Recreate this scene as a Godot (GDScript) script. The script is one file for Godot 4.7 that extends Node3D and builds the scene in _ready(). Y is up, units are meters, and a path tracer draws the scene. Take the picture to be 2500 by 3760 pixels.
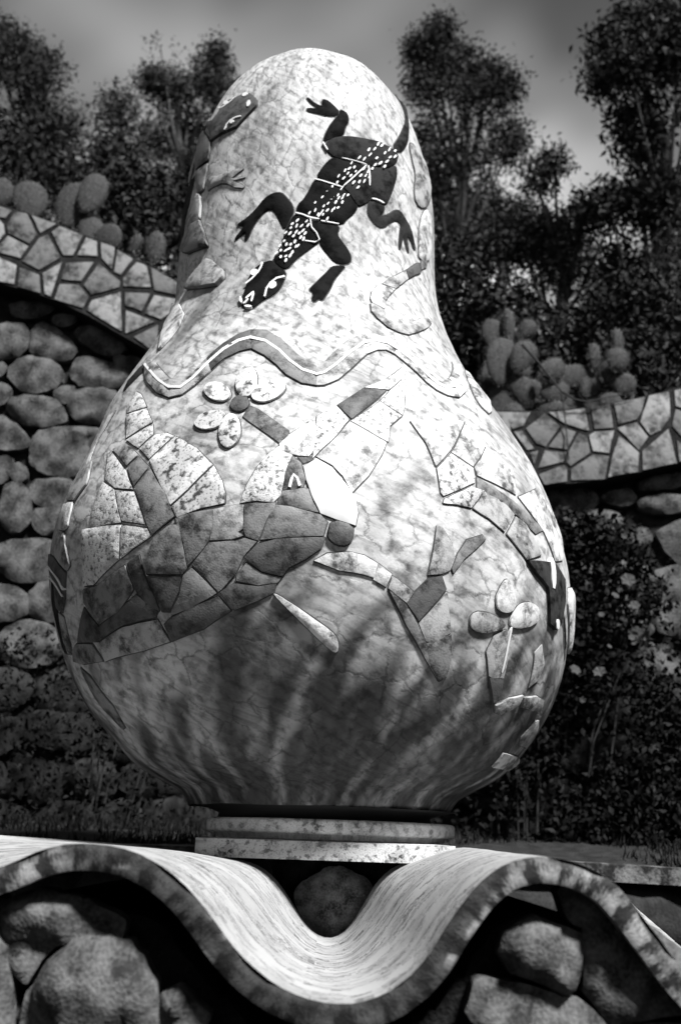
extends Node3D
# A stone-clad gourd sculpture on a wave-shaped bench, before a boulder wall with trees and cacti, under a grey sky.

const PROFILE_HEIGHT := [1.645,1.688,1.714,1.738,1.765,1.801,1.841,1.882,1.924,1.969,2.017,2.067,2.117,2.169,2.222,2.275,2.329,2.383,2.437,2.491,2.544,2.597,2.649,2.7,2.751,2.801,2.85,2.9,2.949,2.997,3.043,3.089,3.136,3.184,3.233,3.283,3.333,3.385,3.437,3.491,3.545,3.599,3.653,3.708,3.762,3.816,3.87,3.924,3.978,4.031,4.085,4.137,4.189,4.24,4.29,4.337,4.383,4.424,4.461,4.491,4.513,4.527,4.534,4.535]
const PROFILE_RADIUS := [0.43,0.461,0.509,0.557,0.604,0.645,0.681,0.717,0.751,0.78,0.806,0.828,0.847,0.863,0.876,0.886,0.893,0.896,0.895,0.889,0.88,0.867,0.852,0.835,0.815,0.795,0.774,0.752,0.729,0.703,0.675,0.647,0.62,0.595,0.571,0.55,0.53,0.514,0.501,0.495,0.491,0.488,0.486,0.485,0.484,0.483,0.481,0.477,0.471,0.463,0.452,0.44,0.424,0.406,0.384,0.359,0.329,0.294,0.254,0.209,0.16,0.108,0.054,0]
const PROFILE_SWAY := [-0.04,-0.038,-0.04,-0.042,-0.044,-0.045,-0.047,-0.052,-0.059,-0.063,-0.067,-0.071,-0.076,-0.08,-0.083,-0.087,-0.09,-0.094,-0.097,-0.1,-0.102,-0.102,-0.101,-0.103,-0.105,-0.109,-0.115,-0.123,-0.131,-0.136,-0.141,-0.145,-0.147,-0.147,-0.146,-0.146,-0.147,-0.148,-0.15,-0.154,-0.157,-0.159,-0.159,-0.158,-0.158,-0.158,-0.158,-0.158,-0.159,-0.159,-0.16,-0.161,-0.161,-0.162,-0.163,-0.165,-0.166,-0.167,-0.168,-0.169,-0.17,-0.17,-0.171,-0.171]
const PROFILE_LENGTH := 3.4120
# relief figures: part, stone, thickness in cm, outline as pairs of (degrees round the gourd, cm up along its skin)
const RELIEF := {
	"black_lizard": [
		["head", "black", 2, [-11.9,202.8,-16.5,201.7,-19.7,198.7,-20.6,194.2,-20.6,190.1,-20.8,185.9,-20.2,182.2,-18.3,179.6,-15.6,178.7,-14.2,181.1,-12.4,183.5,-9.9,185.4,-7.9,188.5,-6.7,193.3,-6.4,197,-10,199.5]],
		["shoulder_stone", "black", 2, [-11.8,203.4,-9.9,206.9,-7.8,211.3,-7.4,214.6,-4.9,219.8,-2.7,221.7,2.3,219.9,2.6,218.6,2.8,215.3,4.9,213.2,5.9,210.5,3.6,208.7,-0.2,205.6,-3.4,202.4,-6.2,197.7,-9.8,199.8]],
		["front_leg", "black", 1.8, [-7.4,214.9,-9.4,218.5,-11.2,222,-13.1,223.8,-15.9,223,-18.7,220,-21,217,-22.8,212.9,-24,212.8,-23.8,215.8,-26,215.2,-28.2,213.7,-28.9,214.7,-26.7,216.7,-24.5,218.8,-28.5,219.9,-26.3,220.8,-23.8,221.7,-20.3,224.2,-16.4,228.6,-13,230.2,-9.5,230.2,-7,227.9,-4.6,225.1,-3.9,222.3,-5.2,219.5]],
		["front_leg", "black", 1.8, [6.7,218.6,10.1,218.4,14,218.2,14.3,216.8,13.3,214.7,14.9,212.2,17,209.8,18.4,206.7,17.8,203.6,14.6,202,11.4,202.7,9.4,205.2,7.4,207.8,6.1,210,5.5,213.3,3.1,215.3,2.9,218.6]],
		["foot", "black", 1.6, [12.9,201.4,15.7,201.6,13.8,199,10.9,194.5,9.2,189.4,7.6,185.7,6.5,183,5.3,183.9,4,182,2.9,183.3,3.5,186.6,1.8,188.2,3.4,190.8,5.9,194.5,8.6,198.1,10.2,200.6]],
		["body_stone", "black", 2.2, [-2.8,222.3,-2.6,225.1,0.3,227.9,3.7,235.8,6,235.2,9.5,234.2,14.8,233.3,17.9,231.6,20.4,228.8,22.3,227.6,20.6,224.4,17.6,221.6,15.8,219,11.2,219.1,6.7,219.2,2.3,220.5]],
		["body_stone", "black", 2.2, [4.3,236.4,6.4,240,8.6,243,10.8,245,15,244.6,19.8,245,24.6,244.5,21.2,239.6,15.1,233.8,9.5,234.5]],
		["body_stone", "soot", 2.2, [25.2,244.4,30.3,245.6,35.3,246.1,40.5,250.5,41.2,246,39.5,240.8,37.6,236.1,35.5,232,33.4,231.8,28.5,232,27.3,231.1,25.4,229.5,22.3,227.6,20.4,229.4,17.8,232.2,15.4,233.7,20,238.3]],
		["hip_stone", "soot", 2.2, [8.9,251.8,10.7,253.2,14.9,254.9,19.9,255.7,25.1,256.2,32.1,257,35.8,256.5,38.9,256.5,42.6,255.6,41,251.3,35.3,246.7,28.9,245.7,24.9,245.1,19.8,245.3,14.4,245,11.4,245.1,8.4,247,6.9,249.2]],
		["hind_leg", "black", 1.8, [6.6,250.9,6.8,253.3,8.8,257.9,10.6,260.7,13.1,264.7,13.8,266.9,15.1,267.1,17.3,266,17.8,262.1,16.1,259.2,15.2,255.2,11.2,253.6,8.9,252.1]],
		["foot", "black", 1.6, [12.5,267.3,8.8,270.5,6.3,271.2,5.6,269.4,6,267.3,2.5,268.4,-0.7,271.4,-1.3,270.3,0.7,268,3.8,265.8,-0.8,265.9,-1,264.2,3.3,263.4,8.2,262.6,12.5,263.6,13.5,265.8]],
		["hind_leg", "soot", 1.6, [26.9,231,28.5,232,33.4,231.5,34.8,230.9,34.2,228.2,32.8,226.6,36.4,228.3,40.5,231.8,43.8,232.5,47,230.6,50.9,228.3,53,224,53.8,220.9,52.1,219.9,49.9,223.3,47.5,223.4,48.8,217.7,47.3,216.9,46,221.1,45.2,222.5,43.3,216.8,42,216.3,43,222.3,44,227.2,41,227.7,37.9,225.5,34.6,222.4,31.8,221.8,28.8,223.2,26.5,225.9,26.7,228.7]],
		["tail_or_shade", "soot", 1.8, [39,257.2,43.8,263.7,49.3,271,55,278.2,59.5,286.8,61.9,295.4,54.8,301.1,44.5,306.8,32.7,310.4,18.1,312.8,18.6,312.3,32.6,310.4,44.1,306.8,54.6,301.6,60.6,296.2,65.2,291.4,62.7,284.8,56.3,275.4,52.7,268.1,48.2,261.3,43.4,256.3]],
		["white_dash", "chalk", 2.8, [-7,210.3,-7,210,-7.3,209.6,-7.7,209.4,-8,209.5,-8,209.8,-7.7,210.2,-7.3,210.4]],
		["white_dash", "chalk", 2.8, [-8.6,208.7,-8.6,208.3,-8.9,207.8,-9.3,207.3,-9.7,207.2,-9.7,207.6,-9.4,208.2,-9,208.6]],
		["white_dash", "chalk", 2.8, [-6.3,213.8,-6.3,213.4,-6.7,213,-7.2,212.6,-7.5,212.6,-7.5,213,-7.1,213.4,-6.6,213.8]],
		["white_dash", "chalk", 2.8, [-4.5,215.6,-4.4,215.3,-4.6,214.9,-5,214.6,-5.3,214.6,-5.4,214.9,-5.2,215.3,-4.8,215.6]],
		["white_dash", "chalk", 2.8, [-3.8,217.3,-3.7,216.9,-4.1,216.4,-4.6,216.1,-4.9,216.2,-5,216.5,-4.6,217,-4.1,217.3]],
		["white_dash", "chalk", 2.8, [-1.7,218.9,-1.7,218.5,-2.1,217.9,-2.7,217.4,-3.1,217.3,-3.1,217.7,-2.7,218.4,-2.1,218.8]],
		["white_dash", "chalk", 2.8, [-2.3,216.8,-2.2,216.4,-2.4,215.8,-2.7,215.2,-3.1,215,-3.2,215.4,-3,216,-2.7,216.6]],
		["white_dash", "chalk", 2.8, [-2.3,214.3,-2.2,213.9,-2.6,213.2,-3.1,212.6,-3.5,212.5,-3.5,212.9,-3.2,213.6,-2.6,214.2]],
		["white_dash", "chalk", 2.8, [-4.6,213.7,-4.6,213.3,-4.9,212.6,-5.5,212.1,-5.9,212.1,-5.9,212.5,-5.6,213.1,-5,213.6]],
		["white_dash", "chalk", 2.8, [-0.1,216.7,-0.1,216.3,-0.6,215.7,-1.1,215.3,-1.5,215.2,-1.4,215.6,-1,216.2,-0.4,216.6]],
		["white_dash", "chalk", 2.8, [1.7,218.5,1.7,218.2,1.4,217.7,1,217.4,0.6,217.3,0.6,217.7,1,218.1,1.4,218.5]],
		["white_dash", "chalk", 2.8, [0.5,214.8,0.4,214.4,0,213.8,-0.6,213.3,-1,213.2,-1,213.6,-0.5,214.3,0.1,214.8]],
		["white_dash", "chalk", 2.8, [-1.1,213.4,-1.1,213.1,-1.4,212.6,-1.8,212.3,-2.2,212.4,-2.3,212.7,-2,213.2,-1.5,213.5]],
		["white_dash", "chalk", 2.8, [-3.4,212.3,-3.3,211.9,-3.6,211.5,-4,211.2,-4.4,211.2,-4.5,211.6,-4.2,212.1,-3.8,212.4]],
		["white_dash", "chalk", 2.8, [-0.6,212,-0.5,211.6,-0.8,211,-1.3,210.5,-1.7,210.5,-1.8,210.9,-1.5,211.5,-1,212]],
		["white_dash", "chalk", 2.8, [0.3,211.6,0.5,211.2,0.3,210.5,-0.1,209.9,-0.6,209.8,-0.7,210.2,-0.5,210.9,-0.1,211.5]],
		["white_dash", "chalk", 2.8, [2.3,217.1,2.4,216.8,2,216.1,1.5,215.6,1.1,215.5,1.1,215.9,1.4,216.5,2,217.1]],
		["white_dash", "chalk", 2.8, [-8.5,206.5,-8.3,206.2,-8.5,205.7,-8.8,205.3,-9.2,205.3,-9.3,205.7,-9.2,206.2,-8.9,206.5]],
		["white_dash", "chalk", 2.8, [-9.8,205.6,-9.8,205.2,-10.1,204.6,-10.6,204,-11,204,-11,204.4,-10.7,205.1,-10.2,205.6]],
		["white_dash", "chalk", 2.8, [-6.3,209.2,-6.2,208.8,-6.3,208.2,-6.7,207.8,-7.1,207.7,-7.2,208.1,-7,208.7,-6.7,209.1]],
		["white_dash", "chalk", 2.8, [-4.5,208.9,-4.5,208.5,-4.7,208.1,-5.2,207.8,-5.5,207.9,-5.6,208.3,-5.3,208.7,-4.9,209]],
		["white_dash", "chalk", 2.8, [-3,210.3,-2.8,209.9,-3,209.3,-3.4,208.8,-3.8,208.7,-4,209.1,-3.8,209.8,-3.4,210.3]],
		["white_dash", "chalk", 2.8, [-6.1,206.5,-6.2,206.1,-6.7,205.5,-7.3,205.2,-7.7,205.2,-7.6,205.6,-7.1,206.1,-6.5,206.5]],
		["white_dash", "chalk", 2.8, [-4.9,207.3,-4.9,206.8,-5.3,206.3,-5.9,206,-6.3,206.1,-6.3,206.5,-5.8,207,-5.3,207.3]],
		["white_dash", "chalk", 2.8, [-4.1,205.9,-3.9,205.4,-4.1,204.7,-4.5,204.1,-4.9,203.9,-5,204.3,-4.9,205.1,-4.5,205.7]],
		["white_dash", "chalk", 2.8, [-2.8,208.3,-2.7,207.9,-2.9,207.4,-3.2,206.9,-3.5,206.8,-3.6,207.1,-3.4,207.7,-3.1,208.2]],
		["white_dash", "chalk", 2.8, [-8.4,203.6,-8.2,203.2,-8.3,202.6,-8.6,202.2,-8.9,202.2,-9.2,202.6,-9.1,203.1,-8.8,203.6]],
		["white_dash", "chalk", 2.8, [-6.3,203.7,-6.3,203.3,-6.6,202.8,-7,202.5,-7.3,202.6,-7.4,203,-7.1,203.4,-6.6,203.7]],
		["white_dash", "chalk", 2.8, [-4.8,204.4,-4.6,203.9,-4.9,203.1,-5.3,202.5,-5.7,202.3,-5.8,202.8,-5.6,203.6,-5.2,204.3]],
		["white_dash", "chalk", 2.8, [-6.4,202.1,-6.2,201.7,-6.3,201,-6.7,200.4,-7,200.3,-7.2,200.7,-7.1,201.4,-6.8,202]],
		["white_dash", "chalk", 2.8, [-1.7,208.6,-1.7,208.2,-2.1,207.6,-2.6,207.1,-2.9,207.1,-3,207.5,-2.6,208.1,-2.1,208.5]],
		["white_dash", "chalk", 2.8, [1.1,213.7,1.2,213.3,0.8,212.7,0.3,212.2,-0.1,212.2,-0.1,212.6,0.2,213.2,0.7,213.7]],
		["white_dash", "chalk", 2.8, [2.8,222,2.8,221.7,2.5,221.1,2.1,220.7,1.8,220.7,1.8,221,2,221.5,2.4,221.9]],
		["white_dash", "chalk", 2.8, [4.7,226.1,4.8,225.8,4.6,225.4,4.3,225.1,4,225.1,3.9,225.4,4.1,225.8,4.4,226.1]],
		["white_dash", "chalk", 2.8, [4.8,223.4,4.9,223.1,4.8,222.5,4.5,221.9,4.1,221.7,4,222.1,4.2,222.7,4.5,223.3]],
		["white_dash", "chalk", 2.8, [7.6,228.7,7.6,228.4,7.3,227.9,6.8,227.5,6.5,227.5,6.5,227.8,6.8,228.3,7.3,228.6]],
		["white_dash", "chalk", 2.8, [9.2,230.7,9.2,230.4,8.9,229.9,8.4,229.6,8.1,229.7,8.1,230,8.4,230.4,8.8,230.7]],
		["white_dash", "chalk", 2.8, [8.2,225.2,8.2,224.9,8.1,224.4,7.7,224,7.4,223.9,7.3,224.2,7.5,224.7,7.8,225.1]],
		["white_dash", "chalk", 2.8, [9.9,226.5,9.9,226.2,9.7,225.7,9.3,225.3,8.9,225.2,8.9,225.5,9.2,226,9.6,226.4]],
		["white_dash", "chalk", 2.8, [9.9,223.8,9.9,223.4,9.5,222.8,8.9,222.3,8.6,222.3,8.6,222.7,9,223.3,9.5,223.7]],
		["white_dash", "chalk", 2.8, [11.7,229,11.7,228.6,11.3,228,10.8,227.5,10.3,227.5,10.3,227.9,10.7,228.5,11.3,229]],
		["white_dash", "chalk", 2.8, [13,227.7,13.1,227.3,12.9,226.7,12.5,226.1,12.1,226,11.9,226.3,12.1,227,12.6,227.5]],
		["white_dash", "chalk", 2.8, [13.6,230.4,13.7,230.1,13.6,229.6,13.2,229.1,12.9,229,12.8,229.3,12.9,229.8,13.3,230.3]],
		["white_dash", "chalk", 2.8, [15.6,229.6,15.6,229.3,15.3,228.7,14.9,228.3,14.5,228.2,14.5,228.5,14.8,229.1,15.2,229.5]],
		["white_dash", "chalk", 2.8, [10.5,230.2,10.6,229.9,10.3,229.4,9.9,228.9,9.6,228.8,9.6,229.1,9.8,229.7,10.2,230.1]],
		["white_dash", "chalk", 2.8, [5.9,221.7,6.1,221.4,6,220.9,5.7,220.4,5.3,220.3,5.1,220.6,5.3,221.1,5.6,221.6]],
		["white_dash", "chalk", 2.8, [7.9,221.7,8,221.5,7.9,221,7.5,220.7,7.2,220.6,7.1,220.9,7.3,221.4,7.6,221.7]],
		["white_dash", "chalk", 2.8, [9.7,220.6,9.8,220.2,9.6,219.6,9.2,219,8.8,218.8,8.7,219.2,8.9,219.8,9.4,220.4]],
		["white_dash", "chalk", 2.8, [11.6,224.2,11.7,223.9,11.5,223.2,11.1,222.6,10.8,222.4,10.7,222.7,10.9,223.4,11.3,224]],
		["white_dash", "chalk", 2.8, [12.4,224.9,12.5,224.6,12.3,224.1,12,223.7,11.7,223.6,11.6,223.9,11.7,224.4,12.1,224.8]],
		["white_dash", "chalk", 2.8, [15.5,228,15.7,227.7,15.5,227.1,15.2,226.6,14.8,226.5,14.6,226.8,14.7,227.4,15.1,227.9]],
		["white_dash", "chalk", 2.8, [14,225.3,14.1,225,13.7,224.5,13.3,224.2,12.9,224.2,12.9,224.5,13.2,225,13.7,225.3]],
		["white_dash", "chalk", 2.8, [14.2,229.5,14.2,229.2,13.8,228.5,13.3,227.9,13,227.8,13,228.1,13.3,228.8,13.9,229.4]],
		["white_dash", "chalk", 2.8, [16.2,230.9,16.2,230.6,15.8,229.9,15.3,229.4,15,229.3,15,229.6,15.3,230.2,15.8,230.8]],
		["white_dash", "chalk", 2.8, [17.8,230.9,17.9,230.6,17.6,230.2,17.2,229.9,16.8,229.9,16.8,230.3,17,230.7,17.5,231]],
		["white_dash", "chalk", 2.8, [18.7,244.3,18.8,244.1,18.6,243.5,18.3,242.9,18,242.7,17.9,243,18.1,243.6,18.4,244.1]],
		["white_dash", "chalk", 2.8, [20,242.8,20.2,242.5,20,242,19.6,241.5,19.2,241.4,19,241.7,19.2,242.2,19.6,242.7]],
		["white_dash", "chalk", 2.8, [16.2,240.7,16.3,240.4,16,239.8,15.6,239.2,15.3,239.1,15.2,239.4,15.4,240,15.8,240.6]],
		["white_dash", "chalk", 2.8, [13.6,238,13.7,237.7,13.4,237.1,13,236.6,12.7,236.4,12.6,236.8,12.9,237.4,13.3,237.9]],
		["white_dash", "chalk", 2.8, [15.9,237.5,15.9,237.1,15.5,236.5,15,236.1,14.6,236,14.6,236.4,15,237,15.5,237.4]],
		["white_dash", "chalk", 2.8, [17.4,239.7,17.5,239.4,17.2,238.9,16.8,238.4,16.5,238.3,16.4,238.6,16.7,239.1,17.1,239.6]],
		["white_dash", "chalk", 2.8, [18.3,241.8,18.2,241.4,17.7,240.8,17.1,240.4,16.7,240.3,16.7,240.7,17.2,241.3,17.9,241.8]],
		["white_dash", "chalk", 2.8, [20.7,241,20.7,240.8,20.5,240.4,20.1,240.1,19.8,240.1,19.8,240.3,20,240.7,20.4,241]],
		["white_dash", "chalk", 2.8, [23.1,240.2,23.1,239.8,22.8,239.2,22.2,238.7,21.8,238.6,21.8,239,22.1,239.6,22.7,240.1]],
		["white_dash", "chalk", 2.8, [20.1,236.8,20.2,236.4,19.8,235.7,19.3,235.1,18.9,235,18.8,235.4,19.1,236.1,19.7,236.6]],
		["white_dash", "chalk", 2.8, [22.4,237.5,22.5,237.2,22.3,236.6,21.9,236.1,21.5,235.9,21.3,236.3,21.5,236.9,22,237.4]],
		["white_dash", "chalk", 2.8, [22,235.1,22.1,234.7,21.7,234.1,21.1,233.7,20.7,233.6,20.7,234,21.1,234.6,21.6,235]],
		["white_dash", "chalk", 2.8, [25.2,240.7,25.2,240.4,24.9,239.8,24.5,239.3,24.1,239.2,24.1,239.5,24.4,240.1,24.9,240.6]],
		["white_dash", "chalk", 2.8, [24.4,243.4,24.4,243,24,242.3,23.4,241.7,22.9,241.6,22.9,242,23.3,242.7,23.9,243.3]],
		["white_dash", "chalk", 2.8, [29.6,246.4,29.6,246.1,29.2,245.4,28.6,244.9,28.2,244.8,28.2,245.2,28.6,245.8,29.1,246.3]],
		["white_dash", "chalk", 2.8, [28.1,244.2,28.2,243.8,27.9,243.3,27.4,243,27,243,26.9,243.3,27.2,243.8,27.7,244.2]],
		["white_dash", "chalk", 2.8, [26.1,242.9,26.2,242.6,25.9,241.8,25.5,241.1,25.1,240.9,25,241.2,25.3,241.9,25.7,242.7]],
		["white_dash", "chalk", 2.8, [24.6,238.5,24.7,238.2,24.4,237.5,24,236.8,23.6,236.6,23.5,236.9,23.8,237.7,24.2,238.3]],
		["white_dash", "chalk", 2.8, [26.7,240.6,26.9,240.3,26.7,239.8,26.3,239.2,25.9,239.1,25.7,239.3,25.9,239.9,26.3,240.4]],
		["white_dash", "chalk", 2.8, [18.7,239.1,18.8,238.7,18.5,238.2,18,237.8,17.6,237.8,17.6,238.1,17.9,238.6,18.4,239]],
		["white_dash", "chalk", 2.8, [11.1,233.2,11.2,232.9,11.1,232.5,10.8,232.2,10.5,232.2,10.3,232.5,10.4,232.9,10.7,233.2]],
		["white_dash", "chalk", 2.8, [13.1,235.3,13.2,235,13,234.5,12.7,234,12.3,233.9,12.2,234.2,12.3,234.8,12.7,235.2]],
		["white_dash", "chalk", 2.8, [27.3,250.1,27.3,249.7,26.8,249,26.2,248.3,25.8,248.1,25.8,248.5,26.3,249.2,26.9,249.9]],
		["white_dash", "chalk", 2.8, [30.3,249.3,30.3,248.9,29.9,248.3,29.4,247.9,28.9,247.9,28.9,248.3,29.3,248.8,29.8,249.2]],
		["white_dash", "chalk", 2.8, [22.4,247.5,22.4,247.1,22,246.5,21.4,245.9,21,245.7,21,246.1,21.4,246.7,22,247.4]],
		["white_dash", "chalk", 2.8, [24.6,247.6,24.6,247.2,24.2,246.5,23.7,245.8,23.3,245.6,23.3,246,23.6,246.7,24.2,247.4]],
		["white_dash", "chalk", 2.8, [26.6,251.9,26.6,251.6,26.3,250.8,25.7,250.2,25.3,250.1,25.2,250.4,25.5,251.1,26.1,251.8]],
		["white_dash", "chalk", 2.8, [31.2,256,31.3,255.6,30.9,254.8,30.3,254,29.8,253.8,29.7,254.2,30,255,30.7,255.7]],
		["white_dash", "chalk", 2.8, [33.2,256,33.2,255.5,32.7,254.7,31.9,254,31.4,253.8,31.4,254.3,31.9,255.1,32.7,255.8]],
		["white_dash", "chalk", 2.8, [29.3,253.1,29.4,252.7,29,252,28.4,251.4,28,251.2,27.9,251.5,28.3,252.2,28.9,252.9]],
		["white_dash", "chalk", 2.8, [36.8,255.8,36.8,255.4,36.4,254.4,35.8,253.5,35.2,253.1,35.2,253.5,35.6,254.4,36.3,255.4]],
		["white_dash", "chalk", 2.8, [40,255.8,40,255.5,39.6,254.9,38.9,254.4,38.4,254.4,38.4,254.8,38.8,255.4,39.5,255.8]],
		["white_dash", "chalk", 2.8, [34.1,252.9,34.3,252.6,34,252,33.5,251.4,33.1,251.2,33,251.4,33.2,252.1,33.7,252.7]],
		["white_dash", "chalk", 2.8, [35.5,249.8,35.5,249.4,34.9,248.6,34.2,248,33.7,247.8,33.7,248.3,34.2,249,35,249.6]],
		["white_dash", "chalk", 2.8, [34,247.2,34.2,246.8,33.9,246.2,33.4,245.7,32.9,245.6,32.7,245.9,33,246.5,33.5,247]],
		["white_dash", "chalk", 2.8, [32.3,248.1,32.3,247.6,31.7,246.8,30.9,246.2,30.3,246.1,30.4,246.6,31,247.3,31.8,248]],
		["white_dash", "chalk", 2.8, [39.9,253.7,40,253.3,39.5,252.5,38.7,251.8,38.2,251.5,38.1,251.9,38.6,252.7,39.3,253.4]],
		["white_dash", "chalk", 2.8, [37,252,37,251.6,36.5,251,35.9,250.5,35.4,250.4,35.4,250.8,35.9,251.4,36.5,251.9]],
		["eye_line", "chalk", 2.5, [-16,201.5,-16.1,199.6,-16.8,197.5,-18.6,194.6,-20.7,192.3,-20.2,191.6,-18.1,194,-16.2,196.9,-15.5,199.2,-15.4,201.3]],
		["eye_line", "chalk", 2.5, [-6.7,194.2,-9.5,193.4,-11.6,191.1,-12.6,188.3,-12.6,184.2,-12,184,-12,187.9,-11.1,190.5,-9.2,192.6,-6.4,193.4]],
		["eye", "chalk", 2.6, [-16.8,197.4,-16.7,196.6,-16.9,195.9,-17.5,195.5,-18.3,195.5,-19,195.9,-19.5,196.6,-19.7,197.4,-19.4,198.1,-18.8,198.4,-18,198.5,-17.3,198.1]],
		["eye", "chalk", 2.6, [-9.3,190.8,-9.1,190.1,-9.1,189.2,-9.5,188.4,-10.1,187.9,-10.7,187.9,-11.2,188.3,-11.5,189,-11.4,189.9,-11.1,190.7,-10.5,191.1,-9.8,191.2]],
		["nose_mark", "chalk", 2.5, [-16.8,187.6,-18.1,185.7,-19,184.5,-18.4,183.6,-17.5,184.9,-16.2,186.8]],
		["nose_mark", "chalk", 2.5, [-16.8,186.8,-16.8,184.5,-16.6,182.1,-16,181.8,-16.1,184.2,-16.1,186.5]],
		["nose_mark", "chalk", 2.5, [-18,184,-18.5,182.6,-19,181.6,-18.5,181,-18,182.1,-17.5,183.5]],
		["nose_mark", "chalk", 2.5, [-15.5,179.2,-15.7,178.9,-16.2,178.8,-17,179,-17.7,179.4,-18.1,179.8,-17.9,180.1,-17.3,180.2,-16.5,180,-15.8,179.6]],
		["nose_mark", "chalk", 2.5, [-20,183.8,-19.7,182.7,-19.6,182,-19.9,182,-20.3,182.7,-20.8,183.8,-21.1,184.9,-21.1,185.6,-20.8,185.5,-20.4,184.9]],
		["seam", "chalk", 2.3, [-3.3,221.2,-0.6,220.7,2.2,219.5,6.1,219.2,6.2,219.6,2.4,220,-0.4,221.1,-3.3,221.7]],
		["seam", "chalk", 2.3, [2.4,219.1,2.9,215.7,4.8,213.6,5.8,211.1,4.2,210.1,0.4,210.4,0.4,210,4.2,209.7,6.2,211.1,5.1,213.9,3.3,215.9,2.8,219.2]],
		["seam", "chalk", 2.4, [3.7,234.8,6,234.6,8.9,234,14.7,233.1,14.9,233.5,9,234.4,6.1,235,3.8,235.2]],
		["seam", "chalk", 2.4, [15.2,233.9,11.9,229.1,9.2,226,5.4,220,5.8,219.8,9.6,225.7,12.3,228.9,15.6,233.7]],
		["seam", "chalk", 2.4, [15.5,233.7,19,237.3,22,240.8,25.4,244.5,25.1,244.8,21.6,241,18.6,237.6,15.2,234]],
		["seam", "chalk", 2.3, [14.4,244.8,19.8,244.9,24.9,244.7,25,245,19.9,245.1,14.4,245.1]],
		["seam", "chalk", 2.2, [27.8,231.6,30.5,231.9,33.6,231.4,33.9,231.9,30.6,232.4,27.9,232.1]],
		["seam", "chalk", 2.1, [6.7,218.7,10.1,218.5,14,218.4,14.1,218.7,10.1,218.9,6.8,219.1]],
		["seam", "chalk", 2, [6.1,250.1,7,248.8,8.2,247.1,8.6,247.5,7.4,249.1,6.5,250.5]],
		["seam", "chalk", 2.4, [25.6,244.4,26.3,240.9,26.4,236.5,27,236.7,26.9,241.1,26.2,244.7]],
	],
	"grey_lizard": [
		["head", "slate", 3.8, [-65,279,-53.8,274.1,-50.4,276.1,-49.5,278.9,-45.2,280.2,-38.6,278.9,-33.8,278.8,-29.6,277.3,-27.4,275.4,-25.1,272.8,-24.5,269.7,-26.8,267.7,-30.6,264.8,-33.5,262.3,-37.7,262.4,-42.4,262.7,-50.3,262.5,-54.6,268.8]],
		["neck_stone", "slate", 3.4, [-66.4,275.6,-54.7,266.4,-50.4,261.9,-49.6,257.2,-49.7,253.3,-54.5,253.7,-60.5,254.2,-64,259.4,-68.4,266.6,-71.7,274.3]],
		["body_stone", "grey", 3.4, [-60.1,253.3,-54.1,252.3,-49.3,251.8,-49.5,249.4,-50.6,245.4,-51,241.2,-54,241.1,-57.1,244.2,-59.1,249.2]],
		["front_leg", "ash", 2.2, [-48.7,246,-45.2,245,-41,243.7,-34.9,243.2,-29.5,243.2,-27.4,242.5,-31.4,240.9,-33.5,240,-28.6,239.4,-26.3,238.6,-30.7,238.8,-32.3,238.8,-28.4,236.6,-26.4,235.1,-26.8,234.3,-30.9,235.7,-34.4,238,-39.2,239.7,-43.8,239.9,-47.3,239.7]],
		["front_leg", "grey", 2.4, [-67.8,283.1,-63.5,277.1,-70.2,277.6,-71.2,274.9,-72.2,272.4,-71.7,273.5,-69.7,278]],
		["front_leg", "grey", 2.4, [-72.8,270.8,-66.3,261.6,-65.9,256.7,-68.8,252.1,-76.6,257.6,-74.8,264.1,-73.5,268.2]],
		["body_stone", "ash", 4.2, [-56.8,243,-52.9,239.8,-51,234.7,-50.6,229,-58,229.8,-64.4,227.4,-64.1,233.8,-60.6,238.8]],
		["tail_or_shade", "soot", 1.4, [-60.6,252.6,-64.4,245,-67.8,233.3,-68.9,226.8,-75.8,230,-80.1,240.2,-76.6,249.7,-67,252.6]],  # dark strip standing in for shadow on the gourd's left edge, no tail
		["eye_line", "chalk", 4.2, [-38.8,278.9,-41.1,277.7,-45.3,277.1,-47.7,277,-46.8,276.2,-44.5,276.3,-40.3,277,-38.1,278.3]],
		["eye", "chalk", 4.3, [-43.2,278.2,-42.7,277.3,-43,276.8,-44,276.8,-45.4,277.4,-46.7,278.4,-47.3,279.4,-47.1,279.9,-45.9,279.8,-44.4,279.1]],
		["eye", "chalk", 4.2, [-47.9,277.3,-47.7,276.9,-48.1,276.7,-49,277,-50.1,277.6,-51,278.3,-51.2,278.8,-50.7,278.9,-49.7,278.5,-48.7,277.9]],
		["eye_line", "chalk", 4.2, [-31.5,266.3,-34.7,266.8,-37.8,266.5,-39.7,265.2,-40.4,263,-39.6,262.5,-39,264.7,-37.2,265.9,-34.3,266.2,-31.3,265.7]],
		["eye", "chalk", 4.3, [-35.3,265.4,-35,264.8,-35.2,264.3,-35.8,264.1,-36.5,264.2,-37.2,264.7,-37.5,265.2,-37.3,265.7,-36.7,266,-35.9,265.8]],
		["nose_mark", "chalk", 4.2, [-30.5,277.3,-30.4,276.6,-30.8,276.1,-31.8,276,-32.8,276.4,-33.6,277.1,-33.8,277.8,-33.3,278.3,-32.4,278.3,-31.3,278]],
		["nose_mark", "chalk", 4.2, [-27.5,270.7,-27.8,269.9,-28.4,269.6,-29.1,270,-29.5,270.9,-29.6,271.9,-29.3,272.7,-28.7,273,-28,272.6,-27.6,271.7]],
	],
	"wedge_stones": [
		["wedge_stone", "grey", 5, [-68.9,223.4,-64.8,226.7,-57.9,229.4,-50.5,228.5,-46.8,223.3,-43.9,217.6,-43,215.2,-49,216,-57.8,217.7]],
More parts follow.
